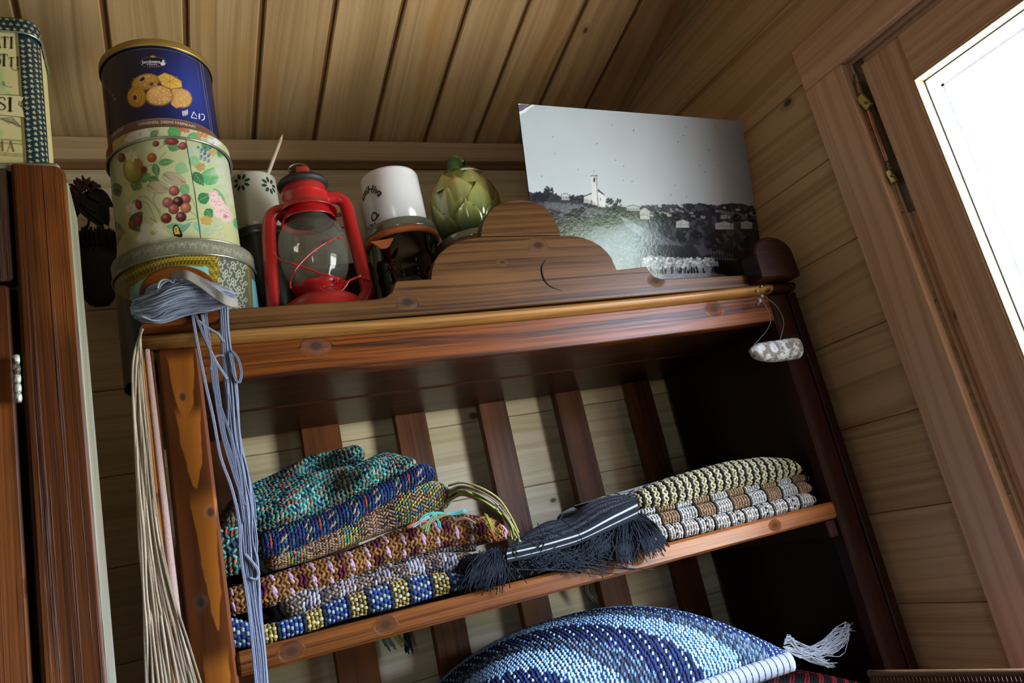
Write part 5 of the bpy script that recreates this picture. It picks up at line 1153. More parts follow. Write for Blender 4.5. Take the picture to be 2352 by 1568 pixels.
# --- colour patterns; each returns colour, slant, length and width factors
TEAL = hexes('3f8078', '5a9a8c', '2f6a68', '6aa89a'); TAN = hexes('9a7a60', 'a88c70', '7c6050'); NAVY = hexes('1c2a5c', '16204a', '26386c'); ORD = hexes('b04830', 'a03a2c')
def p_teal(i, j, u, g):
    k = (i + (j if (j // 3) % 2 else -j)) % 7; a = .75 if (i // 2 + j) % 2 else -.75
    if k == 0: return TAN[int(g.random() * 3)], 1.15, 1.15, 1.0
    if k == 3: return (NAVY[0] if g.random() < .6 else TAN[2]), -1.1, 1.1, .9
    if k == 5 and (i % 14) < 5: return ORD[0], 1.2, 1.3, .7
    return TEAL[int(g.random() * 4)], a, 1.0, 1.0
def p_navy(i, j, u, g):
    k = i % 7
    if k == 0 and (j + i // 7) % 3 == 0 or k == 1 and (j + i // 7) % 3 == 1: return TAN[1], 1.0, 1.25, 1.0
    if k == 4 and (i // 7) % 2 == 0 and j % 5 < 3: return ORD[0], 1.2, 1.3, .6
    if g.random() < .12: return TEAL[2], 1.2, 1.1, 1
    return NAVY[int(g.random() * 3)], .9 if (i + j) % 2 else 1.3, 1.1, 1.0
BRN = hexes('6a4c38', '86684e', 'a08066', '4a3024')
def p_brown(i, j, u, g):
    blk = (i // 6) % 3
    if blk == 1 and u < .62 or u > .66:
        r = g.random()
        if r < .20: return lin_('b8a83c'), .9, .9, .9
        if r < .32: return lin_('3a80a0'), .9, .9, .9
        if r < .42: return lin_('4a8a6a'), .9, .9, .9
        if r < .50: return lin_('a85038'), .9, .9, .9
        if r < .66: return lin_('7a8a4a'), .9, 1, .9
    return (BRN[2] if (i + j) % 2 else BRN[int(g.random() * 4)]), (.7 if (i // 2) % 2 else -.7), 1.05, 1.0
_lc = {}
def lin_(h):
    if h not in _lc: _lc[h] = np.array(lin(h))
    return _lc[h]
def p_mag(i, j, u, g):
    k = i % 9
    if (k == 0 and j % 4 < 2) or (k == 4 and j % 4 > 1): return lin_('c09ab0'), 1.95, 1.7, 1.25
    if k in (6, 7) and (j + i // 9) % 5 < 3: return lin_(('5c1a38', '6e2040', '48122c')[int(g.random() * 3)]), 1.1 if j % 2 else -1.1, 1.05, 1.0
    return lin_(('8a5c2a', '9a6a34', '74481e')[int(g.random() * 3)]), (.75 if (i + j) % 2 else -.75), 1.1, 1.0
def p_grey(i, j, u, g):
    r = g.random(); blk = (i // 5) % 2
    if blk and r < .55: return lin_(('a8a4ae', '8e8a94', 'bcb6ba')[int(g.random() * 3)]), 1.2, 1.3, 1.15
    return lin_(('8a7260', '6a5648', '3c383c', 'a08a78')[int(g.random() * 4)]), (.6 if j % 2 else -.6), .95, 1.0
def p_bluyel(i, j, u, g):
    k = i % 11
    if k < 5: return (lin_(('24448e', '1c3676')[int(g.random() * 2)]), 1.5, 1.0, 1.1) if (i + j) % 2 else (lin_('8ea4b4'), 1.5, .9, 1.0)
    if k in (5, 10): return lin_('0e1220') if j % 2 else lin_('202c40'), 1.5, 1, 1
    return (lin_('b8b078'), .1, 1.05, 1.1) if (i + j) % 2 else (lin_(('9a7a2c', 'a8842c')[int(g.random() * 2)]), 1.5, 1, .9)
def p_zebra(i, j, u, g):
    k = i % 3
    if k == 2: return lin_('0e0d0d'), (.95 if (j // 2) % 2 else -.95) + PI2 * 0, 1.25, .85
    return lin_(('b0a67e', 'a0956e', 'beb48e')[int(g.random() * 3)]), (.7 if (j + k) % 2 else -.7), 1.15, 1.05
def p_check(i, j, u, g):
    k = i % 7; b = (i // 7) % 2
    if k == 6: return lin_('17130f'), 1.5, 1.1, .8
    return (lin_(('86684a', '8f7050')[int(g.random() * 2)]) if b else lin_(('b9b6ae', 'a9a69e')[int(g.random() * 2)])), 1.5 if j % 2 else .2, .95, 1.0
def p_white(i, j, u, g):
    k = i % 6
    if k == 5 or (k == 2 and (i // 6) % 2 and j % 2): return lin_('191a20'), 1.5, .9, .8
    return lin_(('b6b0a4', 'c2beb6', 'a89a88')[int(g.random() * 3)]), .15 if j % 2 else 1.4, 1, 1.0
K1 = dict(dx=.0046, dv=.0042, L=.0036, Wd=.0021, H=.0016)
Yw = 1.035
cloth('folded_blanket', 'blue, white and yellow checked woven cloth at the bottom of the left pile', [Fold([(535, 1418), (600, 1440), (660, 1425), (800, 1368), (900, 1340), (980, 1318), (1040, 1315), (1085, 1325)], [(535, 1488), (600, 1482), (620, 1478), (800, 1420), (940, 1388), (1060, 1352), (1090, 1345)], 1.012, ry=.013, ends=(.01, .05), seed=1)], '15192a', dict(K1, dx=.0050, dv=.0052, L=.0032, Wd=.0026, colf=p_bluyel))
cloth('folded_blanket', 'grey and taupe chunky knit cloth, second from the bottom of the left pile', [Fold([(640, 1352), (700, 1345), (850, 1322), (960, 1282), (1010, 1270), (1080, 1268), (1092, 1275)], [(650, 1415), (700, 1425), (850, 1375), (900, 1355), (1000, 1322), (1080, 1308), (1092, 1300)], 1.03, ry=.013, seed=2), Fold([(655, 1360), (760, 1325), (900, 1275), (960, 1252), (1080, 1242), (1095, 1250)], [(655, 1375), (760, 1355), (900, 1310), (980, 1275), (1080, 1264), (1095, 1266)], 1.045, ry=.009, seed=3)], '2c2826', dict(K1, colf=p_grey))
cloth('folded_blanket', 'ochre and magenta woven cloth with pink stitches, in the middle of the left pile', [Fold([(530, 1352), (575, 1335), (620, 1322), (720, 1290), (820, 1262), (900, 1222), (960, 1200), (1060, 1178), (1140, 1190), (1180, 1222)], [(530, 1412), (575, 1402), (620, 1392), (720, 1360), (820, 1318), (900, 1290), (1000, 1258), (1060, 1248), (1140, 1242), (1180, 1240)], 1.03, ry=.018, ends=(.01, .08), seed=4)], '3a2014', dict(K1, dx=.0054, dv=.0050, L=.0045, Wd=.0024, H=.002, colf=p_mag))
cloth('folded_blanket', 'brown woven cloth with yellow and green flecks, under the navy one in left pile', [Fold([(612, 1268), (660, 1255), (720, 1232), (800, 1200), (880, 1150), (940, 1118), (1000, 1102), (1030, 1112), (1040, 1130)], [(615, 1312), (660, 1300), (720, 1283), (800, 1252), (880, 1222), (940, 1200), (1000, 1178), (1036, 1160), (1042, 1150)], 1.035, ry=.017, seed=5)], '2c1c14', dict(K1, dx=.0040, dv=.0040, L=.0032, Wd=.0018, colf=p_brown))
cloth('folded_blanket', 'navy blue woven cloth with orange flecks, directly under the teal one', [Fold([(585, 1240), (610, 1222), (700, 1192), (800, 1152), (900, 1100), (960, 1062), (990, 1066), (1002, 1085)], [(585, 1275), (610, 1285), (700, 1255), (800, 1205), (880, 1158), (940, 1125), (985, 1102), (1002, 1098)], 1.028, ry=.02, ends=(.07, .04), seed=6)], '0e1226', dict(K1, dx=.0044, dv=.0046, L=.0042, Wd=.002, colf=p_navy))
# teal throw: a tall slack fold with hollows, plus the part behind it
class Slack(Fold):
    def S(s, u, v):
        P = Fold.S(s, u, v); x = P[..., 0]; z = P[..., 2]; vv = np.clip(v, -1, 1)
        P[..., 1] += .010 * np.sin(x * 38 + vv * 2.4 + 1.0) * np.cos(vv * 1.2) + .006 * np.sin(x * 71 - vv * 3) + .012 * np.exp(-((x - .20) / .03) ** 2 - ((vv - .35) / .3) ** 2)
        return P
tf_ = Slack([(500, 1195), (525, 1165), (580, 1120), (640, 1092), (720, 1075), (790, 1060), (850, 1045), (900, 1022), (935, 1024), (955, 1048)], [(500, 1215), (525, 1225), (580, 1232), (640, 1212), (720, 1186), (800, 1152), (850, 1132), (900, 1108), (935, 1082), (955, 1066)], 1.035, ry=.045, ends=(.05, .035), seed=7, lean=.035, wob=.002)
tb_ = Slack([(520, 1160), (560, 1120), (620, 1090), (700, 1052), (770, 1030), (815, 1018), (832, 1028)], [(520, 1200), (560, 1190), (620, 1160), (700, 1120), (770, 1090), (815, 1080), (832, 1070)], 1.115, ry=.03, ends=(.05, .04), seed=8, depth=.18)
tl_ = Fold([(498, 1200), (520, 1190), (548, 1200), (560, 1215)], [(498, 1300), (520, 1320), (545, 1315), (560, 1290)], 1.035, ry=.016, ends=(.2, .3), seed=9)
t_ = cloth('folded_blanket', 'teal and tan herringbone throw crumpled on top of the left pile', [tf_, tb_, tl_], '16302e', dict(K1, dx=.0052, dv=.0048, L=.0043, Wd=.0023, H=.0019, colf=p_teal))
# right-hand pile
cloth('folded_blanket', 'off-white woven cloth with black dashes at the bottom of the right pile', [Fold([(1492, 1212), (1520, 1208), (1700, 1172), (1800, 1145), (1850, 1132), (1872, 1135)], [(1500, 1245), (1530, 1242), (1700, 1205), (1800, 1180), (1850, 1166), (1872, 1158)], 1.018, ry=.010, seed=11)], '4a4640', dict(K1, dx=.0050, dv=.0040, colf=p_white))
cloth('folded_blanket', 'tan and white chequered woven cloth in the middle of the right pile', [Fold([(1475, 1185), (1500, 1182), (1650, 1150), (1780, 1118), (1850, 1105), (1862, 1112)], [(1480, 1215), (1500, 1212), (1650, 1182), (1780, 1150), (1850, 1134), (1862, 1130)], 1.028, ry=.010, seed=12), Fold([(1468, 1168), (1500, 1158), (1650, 1128), (1780, 1100), (1850, 1088), (1858, 1092)], [(1468, 1186), (1500, 1180), (1650, 1150), (1780, 1120), (1850, 1106), (1858, 1104)], 1.042, ry=.009, seed=13)], '4a3c30', dict(K1, dx=.0050, dv=.0038, colf=p_check))
cloth('folded_blanket', 'black and cream herringbone cloth on top of the right pile', [Fold([(1462, 1132), (1500, 1112), (1580, 1085), (1680, 1058), (1760, 1048), (1820, 1052), (1846, 1068)], [(1462, 1165), (1500, 1168), (1580, 1152), (1680, 1122), (1760, 1112), (1820, 1094), (1846, 1088)], 1.035, ry=.02, ends=(.05, .08), seed=14), Fold([(1385, 1142), (1420, 1132), (1470, 1128), (1500, 1112)], [(1385, 1152), (1420, 1150), (1470, 1150), (1500, 1140)], 1.12, ry=.02, seed=15, depth=.1)], '1a1814', dict(K1, dx=.0052, dv=.0046, L=.0042, Wd=.0022, H=.002, colf=p_zebra))

# ------------------------------------------------------------------ striped black cloth with fringe, between the piles
bgc = thing('striped_cloth', 'black cloth with two white stripes and frayed fringe lying between the two piles', 'cloth', (.5, 1.04, 1.448))
rows = [([(1165, 1292), (1240, 1275), (1320, 1252), (1400, 1218), (1466, 1188)], .990), ([(1164, 1262), (1240, 1245), (1320, 1222), (1345, 1212), (1400, 1180), (1464, 1147)], .992), ([(1168, 1256), (1215, 1235), (1270, 1222), (1330, 1196), (1385, 1165), (1462, 1143)], 1.02), ([(1176, 1250), (1215, 1226), (1262, 1205), (1315, 1192), (1352, 1164), (1400, 1146), (1458, 1138)], 1.06), ([(1180, 1248), (1215, 1222), (1255, 1199), (1310, 1186), (1350, 1156), (1392, 1140), (1455, 1134)], 1.10)]
nu = 150; G = []
for pts, Y in rows: P = spline([at(x, y, 'Y', Y) for x, y in pts], nu); G.append(P)
G = np.array(G); nvv = 72; tt = np.linspace(0, 4, nvv); i0 = np.minimum(tt.astype(int), 3); fr_ = (tt - i0)[:, None, None]; S_ = G[i0] * (1 - fr_) + G[i0 + 1] * fr_
g = np.random.default_rng(4); uu = np.linspace(0, 1, nu)[None]; vv = tt[:, None]
S_[..., 1] += .0012 * np.sin(uu * 70 + vv * 9) * (vv > 1) ; S_[..., 2] += .0009 * np.sin(vv * 22 + uu * 6) * (vv > 1)
Cc = np.tile(lin_('10141c'), (nvv, nu, 1))
def stripe(m, c): Cc[m] = lin_(c)
for v_, w_, c in ((.28, .030, 'b8bcc0'), (.70, .030, 'b8bcc0')): stripe(np.broadcast_to(np.abs(vv - v_) < w_ + .012, (nvv, nu)), c)
for k in range(14): stripe(np.broadcast_to(np.abs(vv - (1.15 + k * .2)) < .03, (nvv, nu)) & (((np.arange(nu)[None] + k) % 3) != 0), '5a5c60')
Cc *= (.8 + .4 * g.random((nvv, nu)))[..., None]
i = np.arange(nvv - 1)[:, None] * nu + np.arange(nu - 1)[None]; f = np.stack([i, i + 1, i + nu + 1, i + nu], -1).reshape(-1, 4)
part('striped_fabric', mesh(S_.reshape(-1, 3), f, True, Cc.reshape(-1, 3)), YARN, bgc)
uf = Fold([(1085, 1272), (1120, 1268), (1165, 1282), (1300, 1250), (1440, 1195), (1480, 1195), (1510, 1225)], [(1070, 1352), (1120, 1345), (1200, 1328), (1300, 1305), (1440, 1270), (1480, 1258), (1515, 1248)], 1.012, ry=.016, ends=(.05, .05), seed=21, wob=.006)
uf.base('underlying_folds', '0a0c10', bgc)
def p_blk(i, j, u, g): return (lin_('0b0e14') if g.random() < .93 else lin_('6a6e74')), 1.5 if (i + j) % 2 else .1, 1, 1
uf.knit(bgc, .0036, .0036, p_blk, .0024, .0015, .001, seed=9)
paths = []; cols = []
def tassel(P0, P1, n, spread0, spread1, Y0, Y1, bend, seed, cs=('0c1018', '141a24', '1c2430')):
    g = np.random.default_rng(seed)
    for k in range(n):
        a = (P0[0] + g.normal() * spread0, P0[1] + g.normal() * spread0 * .5); b = (P1[0] + g.normal() * spread1[0], P1[1] + g.normal() * spread1[1])
        m = ((a[0] + b[0]) / 2 + bend[0] + g.normal() * spread1[0] * .35, (a[1] + b[1]) / 2 + bend[1] + g.normal() * 4)
        paths.append(spline([at(*a, 'Y', Y0), at(*m, 'Y', (Y0 + Y1) / 2 - .006), at(*b, 'Y', Y1)], 9)); cols.append(lin_(cs[int(g.random() * len(cs))]))
tassel((1142, 1262), (1130, 1345), 90, 9, (26, 8), 1.0, .993, (4, -4), 1); tassel((1120, 1270), (1085, 1350), 50, 10, (16, 8), 1.0, .994, (-6, 0), 2)
tassel((1440, 1180), (1440, 1288), 70, 12, (14, 7), 1.0, .988, (-6, 6), 3); tassel((1455, 1180), (1495, 1268), 60, 10, (14, 8), 1.0, .985, (8, 4), 4); tassel((1465, 1185), (1526, 1250), 40, 8, (5, 10), 1.0, .985, (10, -2), 5)
tassel((1300, 1255), (1290, 1305), 120, 55, (70, 8), 1.0, .993, (0, 0), 6); tassel((1400, 1215), (1380, 1285), 80, 30, (34, 7), 1.0, .992, (0, 0), 7)
stuff(part('fringe', tubes(paths, .0007, 4, cols), YARN, bgc))

# ------------------------------------------------------------------ coloured yarn ends spilling from the left pile
paths = []; cols = []; rad = []
yt = thing('yarn_ends', 'loose tangle of tan, olive and turquoise yarn ends spilling from the left pile', 'yarn', tuple(at(1100, 1170, 'Y', 1.0)))
g = np.random.default_rng(12)
for k in range(30):
    o = g.normal() * 9; c = ('9a8070', 'a89080', '8a9458', 'a4a860', '26325c', 'b0a83c', '8e7c74')[int(g.random() * 7)]
    e = 1 - .45 * g.random() if k > 10 else 1
    pts = [(1030, 1135 + o), (1062, 1124 + o * .8), (1105, 1138 + o * .9), (1145, 1165 + o), (1172, 1200 + o * .8), (1180 + g.random() * 14, 1235 + o * .6)]
    Ys = [1.03, 1.015, 1.0, .995, .99, .988]; n_ = max(4, int(6 * e)); P = [at(*q, 'Y', y + g.normal() * .003) for q, y in zip(pts[:n_], Ys[:n_])]
    paths.append(spline(P, 22)); cols.append(lin_(c)); rad.append(.0011 + g.random() * .0006)
for pts, c in (([(960, 1205), (975, 1185), (1000, 1178), (1040, 1180), (1070, 1172)], '5aa8a0'), ([(990, 1180), (1005, 1195), (1010, 1213)], '4a9a94'), ([(1000, 1180), (985, 1200), (978, 1222)], '6a9a6a'), ([(935, 1212), (958, 1200), (980, 1196)], 'b05a40'), ([(945, 1210), (968, 1196), (985, 1186)], '9aa8b8'), ([(965, 1215), (985, 1200), (1000, 1190), (1030, 1178)], '8a7a50'), ([(1040, 1195), (1070, 1190), (1090, 1200)], '8a6a58'),
               ([(1115, 1180), (1125, 1200), (1133, 1222)], 'b8b03c'), ([(1118, 1186), (1132, 1208), (1150, 1228)], 'b0b050'), ([(1128, 1222), (1140, 1205), (1146, 1196)], 'b0806a'), ([(1125, 1215), (1134, 1230), (1138, 1240)], 'b06040'), ([(1150, 1180), (1170, 1200), (1178, 1240)], '9ab060'), ([(1070, 1128), (1120, 1148), (1160, 1180), (1182, 1228), (1196, 1245)], '8fa860')):
    for dd in (-2, 2): paths.append(spline([at(x + dd, y + dd * .6, 'Y', 1.0 if x > 1060 else 1.005) for x, y in pts], 14)); cols.append(lin_(c)); rad.append(.0014)
stuff(part('strands', tubes(paths, rad, 6, cols), YARN, yt))
# fringe ends showing under the shelf
for lab, L_ in (('grey and yellow cloth fringe hanging below the shelf at left', [(880, 1462, 893, 1490, '5a6a70'), (890, 1460, 905, 1485, '6a7a80'), (905, 1455, 925, 1482, 'a89a68'), (915, 1455, 932, 1476, '8a7a50'), (930, 1450, 936, 1500, '10141c'), (935, 1448, 942, 1490, '1c2430')]), ('pale cloth fringe hanging below the shelf near the middle', [(1345, 1358, 1358, 1375, '5a5448'), (1352, 1356, 1366, 1372, '6a6458')])):
    pp_ = []; cc = []
    for (x1, y1, x2, y2, c) in L_:
        for k in range(7): j = np.random.default_rng(int(x1 + k)).normal(size=2) * 2.5; pp_.append(spline([at(x1 + j[0], y1 - 45, 'Y', 1.40), at(x1 + j[0], y1, 'Y', 1.402), at(x2 + j[0] + j[1], y2 + j[1] * 2, 'Y', 1.402)], 8)); cc.append(lin_(c))
    o = tag(part('hanging_fringe', tubes(pp_, .0012, 5, cc), YARN), lab, 'fringe')

# ------------------------------------------------------------------ cushions
def pillow(cx, cy, cz, a, b, hu, hd, p=2.4, nu=90, nv=70):
    def S(u, v, up=True):
        u = np.asarray(u, float); v = np.asarray(v, float); k = np.clip((1 - np.abs(u) ** p) * (1 - np.abs(v) ** p), 0, 1) ** .5
        x = cx + a * u * (1 - .06 * (1 - v * v)); y = cy + b * v * (1 - .06 * (1 - u * u)); return np.stack([x, y, cz + (hu if up else -hd) * k], -1)
    return S
def pillow_mesh(S, n=48):
    t = np.sin(np.linspace(-PI / 2, PI / 2, n)); U, Vv = np.meshgrid(t, t); v = np.concatenate([S(U, Vv, True).reshape(-1, 3), S(U, Vv, False).reshape(-1, 3)]); i = np.arange(n - 1)[:, None] * n + np.arange(n - 1)[None]
    f = np.stack([i, i + 1, i + n + 1, i + n], -1).reshape(-1, 4); return mesh(v, np.concatenate([f, f[:, ::-1] + n * n]).tolist(), True)
YARNB = vcol('cushion_yarn', .85, 1.0, .15, sheen=.05, bump=.0006, bscale=900)
cu = thing('cushion', 'blue and white plaid woven cushion with white edging on the lower shelf', 'cushion', (.57, 1.2, 1.22))
Sb = pillow(.578, 1.205, 1.249, .252, .195, .112, .035)
part('cushion_body', pillow_mesh(Sb), plain('navy_cloth', '141c3a', .9), cu)
P = []; D = []; N = []; C_ = []; Ls = []; g = np.random.default_rng(31)
nu, nv = 104, 78
LB = hexes('8fb4d6', 'a4c4e0', '7ea6cc'); NV = hexes('14224e', '1a2c60', '0e1838'); GY = hexes('3c4a58', '56646e', '2c3440')
for i in range(nu):
    for j in range(nv):
        u = -1 + 2 * (i + .5 + .1 * g.normal()) / nu; v = -1 + 2 * (j + (.5 if i % 2 else 0) + .1 * g.normal()) / nv
        u, v = math.sin(u * PI / 2 * .985), math.sin(np.clip(v, -1, 1) * PI / 2 * .985); p0 = Sb(u, v)
        w = p0[0] + 1.1 * (p0[1] - 1.06) + .002 * g.normal(); ph = ((w - .455) % .181) / .181
        if ph < .36: c = LB[int(g.random() * 3)]
        elif ph < .62: c = (GY[int(g.random() * 3)] if (i + j // 2) % 3 else LB[2] * .55)
        else: c = (LB[1] if (i % 3 == 0 and j % 2 == 0) else NV[int(g.random() * 3)])
        eu = Sb(u + .002, v) - p0; ev = Sb(u, v + .002) - p0; n_ = np.cross(eu, ev); eu /= np.linalg.norm(eu) + 1e-9; ev /= np.linalg.norm(ev) + 1e-9
        P.append(p0 + n_ / (np.linalg.norm(n_) + 1e-12) * .0008); N.append(n_); D.append(eu * .55 + ev * (.8 if ph < .62 else 1.0)); C_.append(c * (.85 + .3 * g.random())); Ls.append(.0042)
stuff(part('stitches', stitchmesh(P, D, N, np.array(Ls), .0024, .0018, C_), YARNB, cu))
WHC = plain('white_cotton', '8c9096', .85, sheen=.05, nz=.15, nscale=300, bump=.0006)
uu = np.linspace(-1, 1, 90); ed = np.array([Sb(u, -1.0) for u in uu]) + np.array([0, -.004, -.013])
part('edging', tubes([ed], .0125, 12, flat=1.15), WHC, cu, label='white knitted edging')
ths = []
for k in range(44):
    c = ed[2 * k + 1]; a = np.linspace(PI * .55, PI * 1.75, 10); ths.append(np.stack([np.full(10, c[0]), c[1] + .0130 * np.cos(a), c[2] + .0142 * np.sin(a)], 1))
stuff(part('edging_threads', tubes(ths, .0009, 4), plain('grey_thread', '8a8e92', .8), cu))
# wispy tuft at the corner
tp = []; g = np.random.default_rng(41); cn = at(1800, 1490, 'Y', 1.04)
for k in range(70):
    kind = k % 3
    if kind == 0: q = [(1798, 1492), (1835, 1500 + g.normal() * 6), (1872, 1515 + g.normal() * 6), (1905 + g.normal() * 8, 1522 + g.normal() * 7)]
    elif kind == 1: q = [(1798, 1485), (1840, 1498 + g.normal() * 8), (1885, 1490 + g.normal() * 8), (1915 + g.normal() * 5, 1462 + g.normal() * 10), (1948 + g.normal() * 7, 1438 + g.normal() * 10)]
    else: q = [(1800, 1480), (1812 + g.normal() * 4, 1468 + g.normal() * 5), (1835, 1490 + g.normal() * 7), (1880, 1502 + g.normal() * 6), (1925 + g.normal() * 8, 1480 + g.normal() * 9), (1950, 1450 + g.normal() * 12)]
    tp.append(spline([at(x, y, 'Y', 1.035 + .008 * g.random()) for x, y in q], 14))
stuff(part('tuft', tubes(tp, .0007, 4), WHC, cu))
rc_ = thing('cushion', 'dark cushion with red woven pattern beneath the blue cushion at right', 'cushion', (.76, 1.2, 1.11))
Sr = pillow(.79, 1.20, 1.150, .205, .19, .058, .049)
part('cushion_body', pillow_mesh(Sr), plain('black_red_cloth', '14080c', .9), rc_)
P = []; D = []; N = []; C_ = []
for i in range(84):
    for j in range(70):
        u = math.sin((-1 + 2 * (i + .5) / 84) * 1.52); v = math.sin((-1 + 2 * (j + .5) / 70) * 1.52); p0 = Sr(u, v); eu = Sr(u + .002, v) - p0; ev = Sr(u, v + .002) - p0; n_ = np.cross(eu, ev)
        d = int(abs(i - 42) * .8 + abs(j - 20) * .8); c = lin_('a01c28') if d % 4 == 0 else lin_('180a10'); P.append(p0 + n_ / (np.linalg.norm(n_) + 1e-12) * .0006); D.append(eu / (np.linalg.norm(eu) + 1e-9) + .3 * ev / (np.linalg.norm(ev) + 1e-9)); N.append(n_); C_.append(c)
stuff(part('stitches', stitchmesh(P, D, N, .0030, .0018, .0012, C_), YARN, rc_))

# ------------------------------------------------------------------ yarn hank over the left finial, with its hanging strands
hk = thing('yarn_hank', 'blue-grey yarn hank draped over the left pediment end, strands hanging in front', 'yarn', (.045, .96, 1.87))
g = np.random.default_rng(51); paths = []; cols = []; rad = []
A_, B_ = at(318, 716, 'Y', .955), at(538, 684, 'Y', .955)
GB = ('80869c', '8a90a6', '6e748a', '969cae')
for k in range(120):
    t = g.random() * 2 - 1; q = g.random()
    mid = (A_ + B_) / 2; top = at(425, 648, 'Y', .955); bot = at(415, 722, 'Y', .955); c = (top + bot) / 2; hh = (top[2] - bot[2]) / 2
    dz = t * hh; dy = -.024 * math.sqrt(max(0, 1 - t * t)) * (.75 + .3 * q)
    pts = [A_ + np.array([.004 - .012 * (1 - t * t), .004 * g.normal(), .004 + dz * .62]), A_ * .8 + B_ * .2 + np.array([-.004 * (1 - t * t), dy * .8, dz * .93 + .002]), c + np.array([g.normal() * .008, dy, dz + .0015 * g.normal()]), A_ * .22 + B_ * .78 + np.array([0, dy * .8, dz * .82 + .004]), B_ + np.array([.002 - .005 * abs(t), .003 * g.normal(), dz * .30 + .001])]
    pts = [p + np.array([0, 0, g.normal() * .0012]) for p in pts]
    paths.append(spline(pts, 20)); cols.append(lin_(GB[int(g.random() * 4)])); rad.append(.00125)
for k in range(26):     # bundle passing behind the finial's crown
    pts = [(330 + g.normal() * 3, 690 + g.normal() * 4), (350 + g.normal() * 3, 660 + g.normal() * 2), (400, 650 + g.normal() * 3), (450, 655 + g.normal() * 4)]
    paths.append(spline([at(x, y, 'Y', .962) for x, y in pts], 14)); cols.append(lin_(GB[int(g.random() * 4)])); rad.append(.0012)
stuff(part('wound_strands', tubes(paths, rad, 6, cols), YARN, hk))
paths = []; cols = []; rad = []
for k in range(14):     # paler band lying across the hank
    o = (k - 7) * 1.5; q = [(392, 634), (420, 630 + o * .4), (455, 646 + o * .6), (490, 672 + o * .7), (522, 692 + o * .5), (545, 697 + o * .4)]
    paths.append(spline([at(x, y + o * .5, 'Y', .925 + (.022 if i_ in (0, 5) else 0)) for i_, (x, y) in enumerate(q)], 20)); cols.append(lin_(('9a928c', '8a827c', 'aaa39c')[k % 3])); rad.append(.0012)
stuff(part('tie_band', tubes(paths, rad, 6, cols), YARN, hk, label='beige band tied across the hank'))
paths = []; cols = []; rad = []
for k in range(34):     # main hanging bundle
    a = g.random(); w = lambda s: g.normal() * s
    q = [(505 + 18 * a, 700), (508 + 18 * a + w(1), 760), (512 + 24 * a + w(1), 830), (518 + 26 * a + w(1.5), 900), (528 + 24 * a + w(2), 1000), (542 + 24 * a + w(3), 1080), (554 + 26 * a + w(3), 1160), (558 + 30 * a + w(3), 1240), (562 + 30 * a + w(2), 1300), (574 + 26 * a + w(1.5), 1400), (588 + 22 * a + w(1.5), 1500), (598 + 22 * a, 1640)]
    d0 = .965 + .006 * g.random(); paths.append(spline([at(x, y, 'Y', d0) for x, y in q], 60)); cols.append(lin_(GB[int(g.random() * 4)])); rad.append(.00125)
for q in ([(440, 722), (452, 790), (470, 880), (488, 960), (505, 1050), (530, 1120), (548, 1200), (552, 1280), (570, 1400), (590, 1600)], [(447, 722), (462, 760), (490, 830), (500, 900), (515, 1000), (540, 1080), (560, 1200)], [(470, 718), (478, 780), (488, 850), (497, 930), (512, 1010), (536, 1090), (560, 1160)],
          [(452, 735), (475, 752), (500, 768), (512, 785)], [(462, 722), (480, 800), (500, 840), (520, 870)], [(484, 850), (487, 825), (497, 817), (512, 816)], [(484, 850), (492, 900), (510, 950), (530, 1010), (540, 1080)], [(530, 805), (545, 825), (552, 855), (548, 878), (538, 868), (532, 840), (526, 810)], [(560, 1270), (585, 1300), (592, 1318), (585, 1330), (572, 1326)]):
    for dd in (0, 3.2): paths.append(spline([at(x + dd, y, 'Y', .962) for x, y in q], 44)); cols.append(lin_(GB[int(g.random() * 4)])); rad.append(.00125)
for q in ([(362, 662), (368, 646), (382, 642), (398, 650)], [(398, 652), (402, 641), (412, 640), (420, 648)]): paths.append(spline([at(x, y, 'Y', .935) for x, y in q], 12)); cols.append(lin_('a6acbc')); rad.append(.0013)
stuff(part('hanging_strands', tubes(paths, rad, 6, cols), YARN, hk))
bg_ = thing('yarn_strands', 'beige yarn strands hanging down the left edge of the cabinet and fanning out below', 'yarn', tuple(at(320, 760, 'Y', .97)))
paths = []; cols = []; rad = []
for k in range(20):
    t = k / 19; w = lambda s: g.normal() * s; fn = int(g.random() * 3)
    q = [(336, 738), (326 - 3 * t, 760), (310 + 14 * t + w(1), 812), (306 + 22 * t + w(1), 880), (310 + 30 * t + w(1), 1000), (316 + 36 * t + w(1), 1120), (322 + 46 * t + w(1), 1240), (328 + 68 * t + w(1.5), 1360), (332 + 96 * t + w(1.5), 1460), (336 + 124 * t + w(1.5), 1568), (340 + 150 * t, 1660)]
    paths.append(spline([at(x, y, 'Y', .972 + .004 * g.random()) for x, y in q], 54)); cols.append(lin_(('b09c84', 'c0ae98', '94836c')[fn])); rad.append(.00145)
stuff(part('strands', tubes(paths, rad, 6, cols), YARN, bg_))

